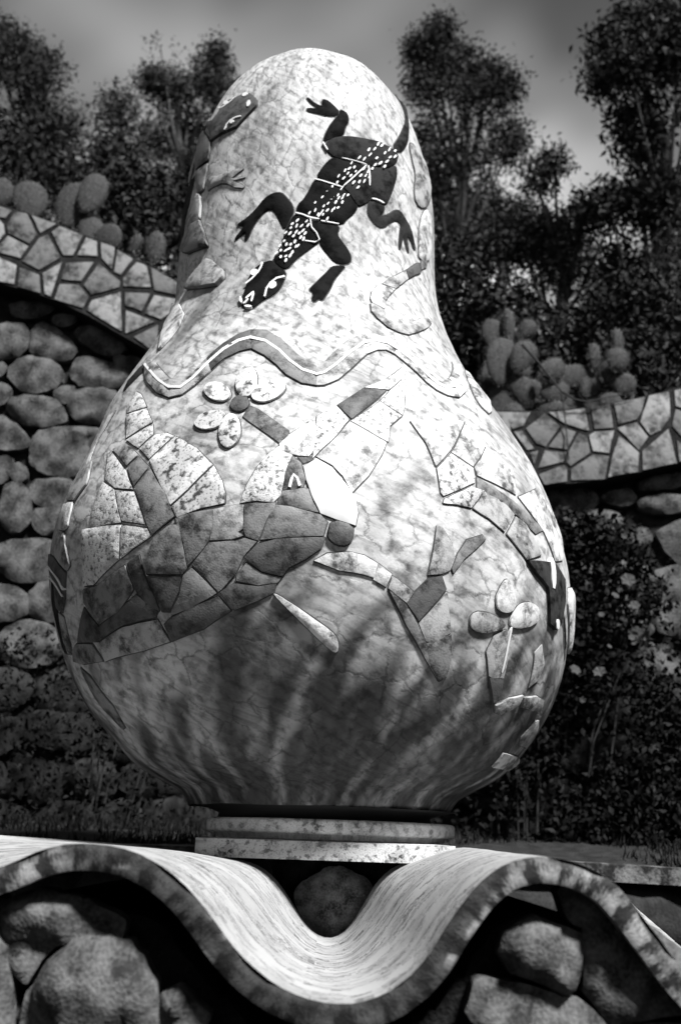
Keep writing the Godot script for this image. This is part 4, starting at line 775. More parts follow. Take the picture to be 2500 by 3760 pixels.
# bed: a thin bed of dark grout that a tile is pressed into
func build(st: SurfaceTool, called: String, material: Material, parent: Node = self, bed: SurfaceTool = null) -> MeshInstance3D:
	var o := MeshInstance3D.new()
	o.name = called if parent != self else numbered(called)
	o.mesh = st.commit()
	if bed:
		bed.commit(o.mesh)
		o.mesh.surface_set_material(0, material)
		o.mesh.surface_set_material(1, stone.grout)
	else:
		o.material_override = material
	parent.add_child(o, true)
	return o


func begin() -> SurfaceTool:
	var st := SurfaceTool.new()
	st.begin(Mesh.PRIMITIVE_TRIANGLES)
	return st


func tri(st: SurfaceTool, a: Vector3, b: Vector3, c: Vector3, ua := Vector2.ZERO, ub := Vector2.ZERO, uc := Vector2.ZERO) -> void:
	st.set_uv(ua)
	st.add_vertex(a)
	st.set_uv(uc)
	st.add_vertex(c)
	st.set_uv(ub)
	st.add_vertex(b)


func box(st: SurfaceTool, lo: Vector3, hi: Vector3) -> void:
	var p := func(x, y, z): return Vector3(hi.x if x else lo.x, hi.y if y else lo.y, hi.z if z else lo.z)
	for f in [[[0,0,1],[1,0,1],[1,1,1],[0,1,1]], [[1,0,0],[0,0,0],[0,1,0],[1,1,0]], [[1,0,1],[1,0,0],[1,1,0],[1,1,1]], [[0,0,0],[0,0,1],[0,1,1],[0,1,0]], [[0,1,1],[1,1,1],[1,1,0],[0,1,0]], [[0,0,0],[1,0,0],[1,0,1],[0,0,1]]]:
		var q := []
		for k in f:
			q.append(p.call(k[0], k[1], k[2]))
		st.set_smooth_group(-1)
		tri(st, q[0], q[1], q[2])
		tri(st, q[0], q[2], q[3])


func tube(st: SurfaceTool, path: Array, r0: float, r1: float, sides := 6) -> void:
	var rings := []
	for i in path.size():
		var a: Vector3 = path[maxi(i - 1, 0)]
		var b: Vector3 = path[mini(i + 1, path.size() - 1)]
		var t := (b - a).normalized()
		var n := t.cross(Vector3(0.3, 0.2, 0.93)).normalized()
		var m := t.cross(n)
		var ring := []
		for k in sides:
			var w := TAU * k / sides
			ring.append(path[i] + (n * cos(w) + m * sin(w)) * lerpf(r0, r1, float(i) / (path.size() - 1)))
		rings.append(ring)
	st.set_smooth_group(1)
	for i in path.size() - 1:
		for k in sides:
			var l := (k + 1) % sides
			tri(st, rings[i][k], rings[i][l], rings[i + 1][l])
			tri(st, rings[i][k], rings[i + 1][l], rings[i + 1][k])


func outline_of(flat: Array) -> PackedVector2Array:
	var p := PackedVector2Array()
	for i in range(0, flat.size(), 2):
		p.append(Vector2(flat[i], flat[i + 1]))
	return p


func rounded(p: PackedVector2Array, times: int) -> PackedVector2Array:
	for n in times:
		var q := PackedVector2Array()
		for i in p.size():
			var a := p[i]
			var b := p[(i + 1) % p.size()]
			q.append(a.lerp(b, 0.25))
			q.append(a.lerp(b, 0.75))
		p = q
	return p


func edge_distance(q: Vector2, p: PackedVector2Array) -> float:
	var least := 1e9
	for i in p.size():
		least = minf(least, q.distance_squared_to(Geometry2D.get_closest_point_to_segment(q, p[i], p[(i + 1) % p.size()])))
	return sqrt(least)


# A slab or boulder: an outline in a plane or on a skin (place turns u, v and a height into a point), cut as a block whose top is rounded
# off at the rim (bevel), domed (dome) and left rough (rough).
func plate(outline: PackedVector2Array, place: Callable, thick: float, gap: float, step: float, bevel: float, dome: float, rough: float, back := -0.004, ragged := 0.0, facet := 0.0) -> SurfaceTool:
	var st := begin()
	if Geometry2D.is_polygon_clockwise(outline):
		outline.reverse()
	if gap != 0.0:
		var most := 0.0
		var best := outline
		for q in Geometry2D.offset_polygon(outline, -gap, Geometry2D.JOIN_ROUND):
			var box2 := Rect2(q[0], Vector2.ZERO)
			for v in q:
				box2 = box2.expand(v)
			if box2.get_area() > most:
				most = box2.get_area()
				best = q
		outline = best
		if Geometry2D.is_polygon_clockwise(outline):
			outline.reverse()
	var rim := PackedVector2Array()
	for i in outline.size():
		var a := outline[i]
		var b := outline[(i + 1) % outline.size()]
		var n := maxi(1, ceili(a.distance_to(b) / step))
		for k in n:
			var q := a.lerp(b, float(k) / n)
			if ragged > 0.0:
				q += Vector2(roughness_noise.get_noise_2d(q.x * 900, q.y * 900), roughness_noise.get_noise_2d(q.x * 900 + 500, q.y * 900)) * ragged
			rim.append(q)
	var lo := rim[0]
	var hi := rim[0]
	for q in rim:
		lo = lo.min(q)
		hi = hi.max(q)
	var points := rim.duplicate()
	var heights := PackedFloat32Array()
	for q in rim:
		heights.append(thick - bevel * 0.8)
	var reach := minf(hi.x - lo.x, hi.y - lo.y) * 0.5
	var off := rng.randf() * 50.0
	var nx := ceili((hi.x - lo.x) / step)
	var ny := ceili((hi.y - lo.y) / step)
	for iy in ny + 1:
		for ix in nx + 1:
			var q := lo + Vector2((ix + 0.5 * (iy % 2)) * step, iy * step) + Vector2(rng.randf_range(-0.2, 0.2), rng.randf_range(-0.2, 0.2)) * step
			if Geometry2D.is_point_in_polygon(q, rim):
				var d := edge_distance(q, rim)
				if d > step * 0.42:
					points.append(q)
					var h := thick - bevel * 0.8 * exp(-d / maxf(bevel, 0.001) * 1.2)
					var w := clampf(d / maxf(reach, 0.001), 0.0, 1.0)
					h += dome * sqrt(1.0 - (1.0 - w) * (1.0 - w))
					h += rough * (roughness_noise.get_noise_2d(q.x * 260 + off * 10, q.y * 260) * 1.3 + 0.5 * roughness_noise.get_noise_2d(q.x * 900 + off, q.y * 900))
					if facet > 0.0:
						h += facet * facet_noise.get_noise_2d(q.x * 900.0 + off * 30.0, q.y * 900.0)
					heights.append(h)
	var shift := Vector2(rng.randf() * 7.0, rng.randf() * 7.0)
	var turn := rng.randf_range(-0.6, 0.6)
	var space := []
	for i in points.size():
		space.append(place.call(points[i].x, points[i].y, heights[i]))
	st.set_smooth_group(1)
	var tris := Geometry2D.triangulate_delaunay(points)
	for t in range(0, tris.size(), 3):
		var a := tris[t]
		var b := tris[t + 1]
		var c := tris[t + 2]
		var mid := (points[a] + points[b] + points[c]) / 3.0
		if not Geometry2D.is_point_in_polygon(mid, rim):
			continue
		if (points[b] - points[a]).cross(points[c] - points[a]) < 0.0:
			var swap := b
			b = c
			c = swap
		tri(st, space[a], space[b], space[c], points[a].rotated(turn) + shift, points[b].rotated(turn) + shift, points[c].rotated(turn) + shift)
	st.set_smooth_group(2)
	for i in rim.size():
		var j := (i + 1) % rim.size()
		var a2: Vector3 = place.call(rim[i].x, rim[i].y, back)
		var b2: Vector3 = place.call(rim[j].x, rim[j].y, back)
		var ua := rim[i].rotated(turn) + shift
		var ub := rim[j].rotated(turn) + shift
		tri(st, a2, b2, space[j], ua + Vector2(0, 0.03), ub + Vector2(0, 0.03), ub)
		tri(st, a2, space[j], space[i], ua + Vector2(0, 0.03), ub, ua)
	st.generate_normals()
	return st


# ---------------------------------------------------------------- textures and materials

func grey(linear: float) -> Color:
	return Color(linear, linear, linear).linear_to_srgb()


func noise_bytes(size: int, seed_of: int, frequency: float, octaves: int, kind := FastNoiseLite.TYPE_SIMPLEX_SMOOTH, cell := -1, warp := 0.0) -> PackedByteArray:
	var n := FastNoiseLite.new()
	n.seed = seed_of
	n.noise_type = kind
	n.frequency = frequency
	n.fractal_type = FastNoiseLite.FRACTAL_FBM if octaves > 1 else FastNoiseLite.FRACTAL_NONE
	n.fractal_octaves = octaves
	if cell >= 0:
		n.cellular_return_type = cell
		n.cellular_jitter = 0.95
	if warp > 0.0:
		n.domain_warp_enabled = true
		n.domain_warp_amplitude = warp
		n.domain_warp_frequency = frequency * 2.2
		n.domain_warp_fractal_octaves = 3
	var im := n.get_seamless_image(size, size, false, false, 0.12)
	im.convert(Image.FORMAT_L8)
	return im.get_data()


func texture_of(bytes: PackedByteArray, size: int) -> ImageTexture:
	return ImageTexture.create_from_image(Image.create_from_data(size, size, false, Image.FORMAT_L8, bytes))


var to_srgb := PackedByteArray()


func make_textures() -> Dictionary:
	for i in 256:
		to_srgb.append(int(round(grey(i / 255.0).r * 255.0)))
	var made := {}
	# the gourd's skin: cement panels with hairline cracks, blotches, pale and dark mottling
	var size := 1024
	var big := noise_bytes(size, 3, 0.006, 4)
	var mid := noise_bytes(size, 8, 0.022, 4, FastNoiseLite.TYPE_SIMPLEX_SMOOTH, -1, 18.0)
	var fine := noise_bytes(size, 11, 0.11, 3)
	var crack := noise_bytes(size, 21, 0.0125, 1, FastNoiseLite.TYPE_CELLULAR, FastNoiseLite.RETURN_DISTANCE2_SUB, 26.0)
	var hair := noise_bytes(size, 22, 0.03, 1, FastNoiseLite.TYPE_CELLULAR, FastNoiseLite.RETURN_DISTANCE2_SUB, 16.0)
	var color := PackedByteArray()
	var height := PackedByteArray()
	color.resize(size * size)
	height.resize(size * size)
	for i in size * size:
		var b := big[i] / 255.0
		var m := mid[i] / 255.0
		var f := fine[i] / 255.0
		var v := 0.88 + (b - 0.5) * 0.5 + (m - 0.5) * 0.9
		v -= clampf((0.40 - m) * 0.8, 0.0, 0.15)
		v -= clampf((0.42 - f) * 0.45, 0.0, 0.12)
		var c := clampf(crack[i] / 22.0, 0.0, 1.0)
		var hc := clampf(hair[i] / 16.0 + clampf((b - 0.42) * 6.0, 0.0, 1.0), 0.0, 1.0)
		var show := clampf((b - 0.47) * 7.0, 0.0, 1.0)
		v *= 1.0 - 0.6 * (1.0 - c) * show
		v *= 0.9 + 0.1 * hc
		color[i] = to_srgb[int(clampf(v, 0.03, 0.98) * 255.0)]
		height[i] = int(clampf(0.35 * c + 0.15 * hc + 0.3 * m + 0.2 * f, 0.0, 1.0) * 255.0)
	made.gourd = texture_of(color, size)
	made.gourd_height = texture_of(height, size)
	# slanting brush marks in its render
	var brush_noise := noise_bytes(size, 71, 0.012, 5, FastNoiseLite.TYPE_SIMPLEX_SMOOTH, -1, 22.0)
	for y in size:
		for x in size:
			var i := y * size + x
			var bend := int((big[i] - 128) * 0.35)
			var s := brush_noise[((y * 3 + x * 2 + bend) % size + size) % size * size + ((x - y + bend * 2) / 3 % size + size) % size] / 255.0
			var v := 0.93 + clampf((s - 0.5) * 1.1, -0.3, 0.1) + (fine[i] / 255.0 - 0.5) * 0.25
			color[i] = to_srgb[int(clampf(v, 0.1, 1.0) * 255.0)]
	made.brush = texture_of(color, size)
	# cut stone: cloudy with veins and pits
	size = 512
	big = noise_bytes(size, 31, 0.008, 4, FastNoiseLite.TYPE_SIMPLEX_SMOOTH, -1, 40.0)
	mid = noise_bytes(size, 32, 0.03, 4, FastNoiseLite.TYPE_SIMPLEX_SMOOTH, -1, 20.0)
	fine = noise_bytes(size, 33, 0.13, 3)
	crack = noise_bytes(size, 34, 0.014, 1, FastNoiseLite.TYPE_CELLULAR, FastNoiseLite.RETURN_DISTANCE2_SUB, 40.0)
	var stain := PackedByteArray()
	color.resize(size * size)
	height.resize(size * size)
	stain.resize(size * size)
	for i in size * size:
		var b := big[i] / 255.0
		var m := mid[i] / 255.0
		var f := fine[i] / 255.0
		var v := 0.78 + (b - 0.5) * 1.5 + (m - 0.5) * 1.1 + (f - 0.5) * 0.4
		v *= 0.6 + 0.4 * clampf(crack[i] / 9.0 + clampf((0.5 - m) * 6.0, 0.0, 1.0), 0.0, 1.0)
		color[i] = to_srgb[int(clampf(v, 0.12, 1.0) * 255.0)]
		height[i] = int(clampf(0.45 * m + 0.35 * f + 0.2 * b, 0.0, 1.0) * 255.0)
		var w := 0.96 - clampf((0.42 - m) * 3.6, 0.0, 0.6) * (0.4 + 1.2 * f) - clampf((0.38 - f) * 3.0, 0.0, 0.5) - clampf((0.45 - b) * 1.8, 0.0, 0.3)
		stain[i] = to_srgb[int(clampf(w, 0.06, 1.0) * 255.0)]
	made.stone = texture_of(color, size)
	made.stone_height = texture_of(height, size)
	made.stain = texture_of(stain, size)
	# field boulders: lichen and coarse grain
	big = noise_bytes(size, 41, 0.012, 5, FastNoiseLite.TYPE_SIMPLEX_SMOOTH, -1, 30.0)
	fine = noise_bytes(size, 43, 0.09, 4)
	for i in size * size:
		var b := big[i] / 255.0
		var f := fine[i] / 255.0
		var v := 0.52 + (b - 0.5) * 1.35 + (f - 0.5) * 0.8
		color[i] = to_srgb[int(clampf(v, 0.08, 1.0) * 255.0)]
		height[i] = int(clampf(0.55 * b + 0.45 * f, 0.0, 1.0) * 255.0)
	made.rock = texture_of(color, size)
	made.rock_height = texture_of(height, size)
	# the bench: run marks drawn out along the wave (u runs along it, v across), and its weathered edge
	size = 1024
	big = noise_bytes(size, 51, 0.008, 4, FastNoiseLite.TYPE_SIMPLEX_SMOOTH, -1, 30.0)
	fine = noise_bytes(size, 53, 0.1, 3)
	var streak := noise_bytes(size, 54, 0.03, 4, FastNoiseLite.TYPE_SIMPLEX_SMOOTH, -1, 10.0)
	color.resize(size * size)
	height.resize(size * size)
	for y in size:
		for x in size:
			var i := y * size + x
			var bend := int((big[((x / 5) % size) + (y / 4) * size] - 128) * 0.3)
			var row := ((y / 2 + bend) % size + size) % size
			var s := streak[row * size + (x / 18)] / 255.0
			var s2 := streak[((row * 3) % size) * size + (x / 14 + 300)] / 255.0
			var patch := big[i] / 255.0
			var show := clampf((patch - 0.40) * 7.0, 0.0, 1.0)
			var show2 := clampf((0.58 - patch) * 7.0, 0.0, 1.0)
			var line := 1.0 - clampf(absf(s - 0.5) * 22.0, 0.0, 1.0)
			var line2 := 1.0 - clampf(absf(s2 - 0.56) * 14.0, 0.0, 1.0)
			var v := 0.88 + (s - 0.5) * 0.35 + (patch - 0.5) * 0.3 + (fine[i] / 255.0 - 0.5) * 0.12
			v *= 1.0 - 0.85 * line * show - 0.75 * line2 * show2
			color[i] = to_srgb[int(clampf(v, 0.08, 0.98) * 255.0)]
			height[i] = int(clampf(0.7 - 0.5 * line * show - 0.3 * line2 * show2 + 0.2 * s, 0.0, 1.0) * 255.0)
	made.wave = texture_of(color, size)
	made.wave_height = texture_of(height, size)
	size = 512
	big = noise_bytes(size, 61, 0.01, 4, FastNoiseLite.TYPE_SIMPLEX_SMOOTH, -1, 35.0)
	fine = noise_bytes(size, 63, 0.07, 4)
	color.resize(size * size)
	for i in size * size:
		var v := 0.42 + (big[i] / 255.0 - 0.5) * 2.2 + (fine[i] / 255.0 - 0.5) * 0.8
		color[i] = to_srgb[int(clampf(v, 0.05, 1.0) * 255.0)]
	made.weather = texture_of(color, size)
	return made


func plain(linear: float, rough := 0.9) -> StandardMaterial3D:
	var m := StandardMaterial3D.new()
	m.albedo_color = grey(linear)
	m.roughness = rough
	m.metallic_specular = 0.35
	return m


func textured(linear: float, color: Texture2D, height: Texture2D, relief_cm: float, tile: float, rough := 0.8, world := false) -> StandardMaterial3D:
	var m := plain(linear, rough)
	m.albedo_texture = color
	if height:
		m.heightmap_enabled = true
		m.heightmap_texture = height
		m.heightmap_scale = relief_cm
	m.uv1_scale = Vector3.ONE / tile
	if world:
		m.uv1_triplanar = true
		m.uv1_world_triplanar = true
	return m


func leaf_material(linear: float, through: float) -> StandardMaterial3D:
	var m := plain(1.0, 0.65)
	m.metallic_specular = 0.16
	m.albedo_color = grey(linear)
	m.vertex_color_use_as_albedo = true
	m.backlight_enabled = true
	m.backlight = Color(through, through, through)
	m.cull_mode = BaseMaterial3D.CULL_DISABLED
	return m


func make_materials() -> void:
	var t := make_textures()
	mat.gourd = textured(0.39, t.gourd, t.gourd_height, 0.15, 1.25, 0.62)
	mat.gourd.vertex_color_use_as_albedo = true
	mat.gourd.detail_enabled = true
	mat.gourd.detail_albedo = t.brush
	mat.gourd.detail_blend_mode = BaseMaterial3D.BLEND_MODE_MUL
	mat.gourd.detail_uv_layer = BaseMaterial3D.DETAIL_UV_2
	for s in [["black", 0.006], ["soot", 0.02], ["coal", 0.03], ["slate", 0.062], ["grey", 0.14], ["ash", 0.26], ["pale", 0.42], ["white", 0.5]]:
		stone[s[0]] = textured(s[1], t.stone, t.stone_height, 0.16, 0.5, 0.75 if s[1] < 0.03 else 0.6)
	stone.marble = plain(0.46, 0.35)
	stone.grout = plain(0.045, 0.95)
	for dark in ["black", "soot", "coal"]:
		stone[dark].metallic_specular = 0.12
	stone.stained = textured(0.46, t.stain, t.stone_height, 0.2, 0.3, 0.6)
	stone.chalkgrey = textured(0.46, t.stain, t.stone_height, 0.2, 0.45, 0.6)
	stone.white = textured(0.52, t.stain, t.stone_height, 0.12, 0.8, 0.5)
	stone.chalk = plain(0.5, 0.6)
	mat.rock = textured(0.08, t.rock, t.rock_height, 0.4, 0.9, 0.85, true)
	mat.pale_rock = textured(0.45, t.rock, t.rock_height, 0.4, 0.45, 0.85, true)
	mat.near_rock = textured(0.11, t.rock, t.rock_height, 0.4, 0.45, 0.85, true)
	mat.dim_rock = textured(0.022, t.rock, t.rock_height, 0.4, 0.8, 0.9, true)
	mat.flag = []
	for a in [0.19, 0.155, 0.125, 0.095]:
		mat.flag.append(textured(a, t.stone, t.stone_height, 0.5, 0.9, 0.8))
	mat.mortar = textured(0.011, t.rock, t.rock_height, 0.8, 0.6, 0.95, true)
	mat.wave = textured(0.29, t.wave, t.wave_height, 0.35, 1.0, 0.55)
	mat.wave_edge = textured(0.2, t.weather, t.stone_height, 0.2, 1.0, 0.7)
	mat.wave_edge.uv1_scale = Vector3(5.0, 2.2, 1.0)
	mat.wave_edge.vertex_color_use_as_albedo = true
	mat.ring = textured(0.7, t.stain, t.stone_height, 0.2, 0.5, 0.5, true)
	mat.slab = textured(0.44, t.stain, t.stone_height, 0.2, 0.5, 0.6, true)
	mat.soil = textured(0.017, t.rock, t.rock_height, 2.0, 0.7, 0.95, true)
	mat.kerb = textured(0.11, t.weather, t.rock_height, 0.4, 0.7, 0.85, true)
	mat.bark = textured(0.078, t.rock, t.rock_height, 1.0, 0.3, 0.9, true)
	mat.leaf = leaf_material(0.024, 0.2)
	mat.dark_leaf = leaf_material(0.018, 0.12)
	mat.grass = leaf_material(0.011, 0.2)
	mat.cactus = textured(0.034, t.rock, t.rock_height, 0.3, 0.15, 0.75, true)
	mat.spine = plain(0.14, 0.7)
	mat.twig = plain(0.014, 0.9)
	mat.petal = plain(0.03, 0.8)


# ---------------------------------------------------------------- the gourd

func skin(list: Array, t: float) -> float:
	var x := clampf(t, 0.0, 1.0) * (list.size() - 1)
	var i := mini(int(x), list.size() - 2)
	var f := x - i
	var a: float = list[maxi(i - 1, 0)]
	var b: float = list[i]
	var c: float = list[i + 1]
	var d: float = list[mini(i + 2, list.size() - 1)]
	return 0.5 * (2.0 * b + (c - a) * f + (2.0 * a - 5.0 * b + 4.0 * c - d) * f * f + (3.0 * b - a - 3.0 * c + d) * f * f * f)


# a point on the gourd: angle round it, length up its skin from the foot, height above the skin
func on_gourd(angle: float, up: float, above: float) -> Vector3:
	var t := up / PROFILE_LENGTH
	var r := maxf(skin(PROFILE_RADIUS, t), 0.0)
	var e := 0.004
	var slope_r := skin(PROFILE_RADIUS, t + e) - skin(PROFILE_RADIUS, t - e)
	var slope_h := skin(PROFILE_HEIGHT, t + e) - skin(PROFILE_HEIGHT, t - e)
	var n := Vector2(slope_h, -slope_r).normalized()
	var lump := 0.006 * roughness_noise.get_noise_3d(sin(angle) * 120.0, up * 160.0, cos(angle) * 120.0)
	r += n.x * (above + lump)
	return Vector3(skin(PROFILE_SWAY, t) + r * sin(angle), skin(PROFILE_HEIGHT, t) + n.y * (above + lump), r * cos(angle))


const MOSAIC := ["snake_band", "winged_figure", "large_fish", "fish_head", "great_bird", "curled_tail", "leaping_fox", "left_serpent", "grey_lizard", "wedge_stones", "large_flower", "small_flower"]


func make_gourd() -> void:
	var g := thing("gourd_sculpture", "giant pale gourd sculpture clad in carved stone relief, narrow neck above a round belly", "sculpture")
	var st := begin()
	var around := 220
	var rows := 190
	st.set_smooth_group(1)
	var grid := []
	for j in rows + 1:
		var line := PackedVector3Array()
		for i in around + 1:
			line.append(on_gourd(-PI + TAU * i / around, PROFILE_LENGTH * j / rows, 0.0))
		grid.append(line)
	# broad clouding of the rendered skin, drawn out in slanting brush marks round the belly
	var cloud := func(i, j):
		var q: Vector3 = grid[j][i]
		var a: float = TAU * i / around
		var v := 0.95 + 0.55 * roughness_noise.get_noise_3d(q.x * 130.0, q.y * 130.0, q.z * 130.0)
		v += 0.6 * roughness_noise.get_noise_3d(sin(a) * 420.0 + q.y * 160.0, q.y * 110.0, cos(a) * 420.0)
		# dark swirled strokes with the bowl's underside shade painted in, ragged at the edge
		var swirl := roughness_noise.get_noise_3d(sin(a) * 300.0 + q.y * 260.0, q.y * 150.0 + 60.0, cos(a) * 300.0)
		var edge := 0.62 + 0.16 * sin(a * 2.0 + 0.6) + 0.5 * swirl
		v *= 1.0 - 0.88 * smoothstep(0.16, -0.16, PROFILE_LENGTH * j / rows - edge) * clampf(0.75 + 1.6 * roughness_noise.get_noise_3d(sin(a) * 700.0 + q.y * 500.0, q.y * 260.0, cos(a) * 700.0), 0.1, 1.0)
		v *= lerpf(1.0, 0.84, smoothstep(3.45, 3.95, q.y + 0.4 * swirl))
		v = maxf(v, 0.12)
		return Color(v, v, v)
	for j in rows:
		for i in around:
			var u0 := 5.0 * float(i) / around
			var u1 := 5.0 * float(i + 1) / around
			var v0 := PROFILE_LENGTH * j / rows
			var v1 := PROFILE_LENGTH * (j + 1) / rows
			for c in [[i, j, u0, v0], [i + 1, j + 1, u1, v1], [i + 1, j, u1, v0], [i, j, u0, v0], [i, j + 1, u0, v1], [i + 1, j + 1, u1, v1]]:
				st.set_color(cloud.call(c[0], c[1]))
				st.set_uv(Vector2(c[2], c[3]))
				st.set_uv2(Vector2(c[2] * 0.6, c[3] * 0.72 + 0.3))
				st.add_vertex(grid[c[1]][c[0]])
	st.generate_normals()
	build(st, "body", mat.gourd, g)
	# foot and base ring
	build(lathe([[0.0, 1.575], [0.372, 1.575], [0.375, 1.596], [0.355, 1.602], [0.35, 1.625], [0.38, 1.638], [0.43, 1.646]], Vector3(-0.02, 0, 0)), "foot", stone.coal, g)
	build(lathe([[0.0, 1.549], [0.375, 1.549], [0.38, 1.564], [0.4, 1.5645], [0.408, 1.568], [0.41, 1.574], [0.41, 1.598], [0.408, 1.604], [0.4, 1.608], [0.2, 1.607]], Vector3(0.002, 0, 0)), "base_ring", mat.ring, g)
	for figure in RELIEF:
		var part := Node3D.new()
		part.name = figure
		g.add_child(part)
		for piece in RELIEF[figure]:
			var flat: Array = piece[3]
			var mid := Vector2.ZERO
			for i in range(0, flat.size(), 2):
				mid += Vector2(flat[i], flat[i + 1]) / (flat.size() / 2)
			var radius := maxf(skin(PROFILE_RADIUS, mid.y / 100.0 / PROFILE_LENGTH), 0.1)
			var outline := PackedVector2Array()
			for i in range(0, flat.size(), 2):
				outline.append(Vector2(deg_to_rad(flat[i]) * radius, flat[i + 1] / 100.0))
			var place := func(u, v, h): return on_gourd(u / radius, v, h)
			var thick: float = piece[2] / 100.0
			var bed: SurfaceTool = null
			if piece[1] != "chalk":
				bed = plate(outline if figure in MOSAIC else rounded(outline, 1), place, 0.0018, -0.0028, 0.025, 0.0005, 0.0, 0.0)
			if piece[1] == "chalk":
				build(plate(rounded(outline, 1) if outline.size() < 9 else outline, place, (thick - 0.004) * (0.33 if figure in MOSAIC else 0.5) + 0.0035, 0.0, 0.02, 0.001, 0.0, 0.0), piece[0], stone.chalk, part)
			elif figure in MOSAIC:
				build(plate(outline, place, thick * 0.33, 0.0, 0.016, 0.003, 0.001, 0.003, -0.004, 0.002), piece[0], stone[piece[1]], part, bed)
			else:
				build(plate(rounded(outline, 1), place, thick * 0.45, 0.0006, 0.016, 0.005, 0.003, 0.003, -0.004, 0.0014), piece[0], stone[piece[1]], part, bed)


func lathe(profile: Array, at: Vector3, sides := 96) -> SurfaceTool:
	var st := begin()
	for j in profile.size() - 1:
		st.set_smooth_group(1)
		for i in sides:
			var a := TAU * i / sides
			var b := TAU * (i + 1) / sides
			var p := func(k, w): return at + Vector3(profile[k][0] * sin(w), profile[k][1], profile[k][0] * cos(w))
			tri(st, p.call(j, a), p.call(j, b), p.call(j + 1, b))
			tri(st, p.call(j, a), p.call(j + 1, b), p.call(j + 1, a))
	st.generate_normals()
	return st


# ---------------------------------------------------------------- bench, slab and rocks below

const BENCH_FRONT := 1.85
const BENCH_BACK := 0.25
const BENCH_THICK := 0.043


func bench_point(i: int, k: float, below: float) -> Vector3:
	var n := WAVE_FRONT.size() / 2
	var a := Vector2(WAVE_FRONT[i * 2], WAVE_FRONT[i * 2 + 1])
	var b := Vector2(WAVE_BACK[i * 2], WAVE_BACK[i * 2 + 1])
	var p := a.lerp(b, k)
	if below > 0.0:
		var i0 := maxi(i - 1, 0) * 2
		var i1 := mini(i + 1, n - 1) * 2
		var t := (Vector2(WAVE_FRONT[i1], WAVE_FRONT[i1 + 1]) - Vector2(WAVE_FRONT[i0], WAVE_FRONT[i0 + 1])).lerp(Vector2(WAVE_BACK[i1], WAVE_BACK[i1 + 1]) - Vector2(WAVE_BACK[i0], WAVE_BACK[i0 + 1]), k).normalized()
		p -= Vector2(-t.y, t.x) * below
	return Vector3(p.x, p.y, lerpf(BENCH_FRONT, BENCH_BACK, k))


func make_bench() -> void:
	var o := thing("wave_bench", "pale concrete bench rolling in waves before the gourd, its front edge stained", "bench")
	var n := WAVE_FRONT.size() / 2
	var along := PackedFloat32Array([0.0])
	for i in n - 1:
		along.append(along[i] + bench_point(i, 0.0, 0.0).distance_to(bench_point(i + 1, 0.0, 0.0)))
	var rows := 20
	var st := begin()
	for side in 2:
		st.set_smooth_group(side + 1)
		for k in rows:
			for i in n - 1:
				var q := []
				for c in [[i, k], [i + 1, k], [i + 1, k + 1], [i, k + 1]]:
					var v := float(c[1]) / rows
					var p := bench_point(c[0], v, BENCH_THICK * side)
					if side == 0:
						p.y += 0.002 * roughness_noise.get_noise_2d(along[c[0]] * 90.0, v * 700.0)
					q.append([p, Vector2(along[c[0]], v * 0.95)])
				if side == 0:
					tri(st, q[0][0], q[1][0], q[2][0], q[0][1], q[1][1], q[2][1])
					tri(st, q[0][0], q[2][0], q[3][0], q[0][1], q[2][1], q[3][1])
				else:
					tri(st, q[0][0], q[2][0], q[1][0], q[0][1], q[2][1], q[1][1])
					tri(st, q[0][0], q[3][0], q[2][0], q[0][1], q[3][1], q[2][1])
	st.set_smooth_group(3)
	for i in n - 1:
		tri(st, bench_point(i + 1, 1, BENCH_THICK), bench_point(i, 1, BENCH_THICK), bench_point(i, 1, 0), Vector2(along[i + 1], 0), Vector2(along[i], 0), Vector2(along[i], 0.05))
		tri(st, bench_point(i + 1, 1, BENCH_THICK), bench_point(i, 1, 0), bench_point(i + 1, 1, 0), Vector2(along[i + 1], 0), Vector2(along[i], 0.05), Vector2(along[i + 1], 0.05))
	st.generate_normals()
	build(st, "wave_shelf", mat.wave, o)
	st = begin()
	var bands := 6
	for i in n - 1:
		for b in bands:
			var q := []
			for c in [[i, b], [i + 1, b], [i + 1, b + 1], [i, b + 1]]:
				var w := float(c[1]) / bands
				var p := bench_point(c[0], 0.0, BENCH_THICK * (1.0 - w))
				p.z += 0.004 * sqrt(maxf(0.0, 1.0 - pow(absf(2.0 * w - 1.0), 3.0))) + 0.0015 * roughness_noise.get_noise_2d(along[c[0]] * 600.0, w * 60.0) * (1.0 if w > 0.0 and w < 1.0 else 0.0)
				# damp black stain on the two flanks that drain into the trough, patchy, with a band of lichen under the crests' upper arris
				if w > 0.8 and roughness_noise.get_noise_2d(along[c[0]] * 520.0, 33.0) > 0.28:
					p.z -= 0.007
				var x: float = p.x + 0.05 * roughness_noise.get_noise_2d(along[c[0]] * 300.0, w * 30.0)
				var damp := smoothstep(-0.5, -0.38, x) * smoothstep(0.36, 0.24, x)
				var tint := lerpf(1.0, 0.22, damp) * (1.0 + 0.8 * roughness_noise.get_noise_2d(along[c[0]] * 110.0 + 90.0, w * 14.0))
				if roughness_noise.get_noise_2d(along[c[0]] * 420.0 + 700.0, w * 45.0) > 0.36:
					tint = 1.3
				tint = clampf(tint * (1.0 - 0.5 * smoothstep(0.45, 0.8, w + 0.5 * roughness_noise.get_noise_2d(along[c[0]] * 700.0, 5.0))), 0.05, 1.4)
				q.append([p, Vector2(along[c[0]], w * 0.05), Color(tint, tint, tint)])
			st.set_smooth_group(1)
			for k in [0, 2, 1, 0, 3, 2]:
				st.set_color(q[k][2])
				st.set_uv(q[k][1])
				st.add_vertex(q[k][0])
	st.generate_normals()
	build(st, "front_edge", mat.wave_edge, o)


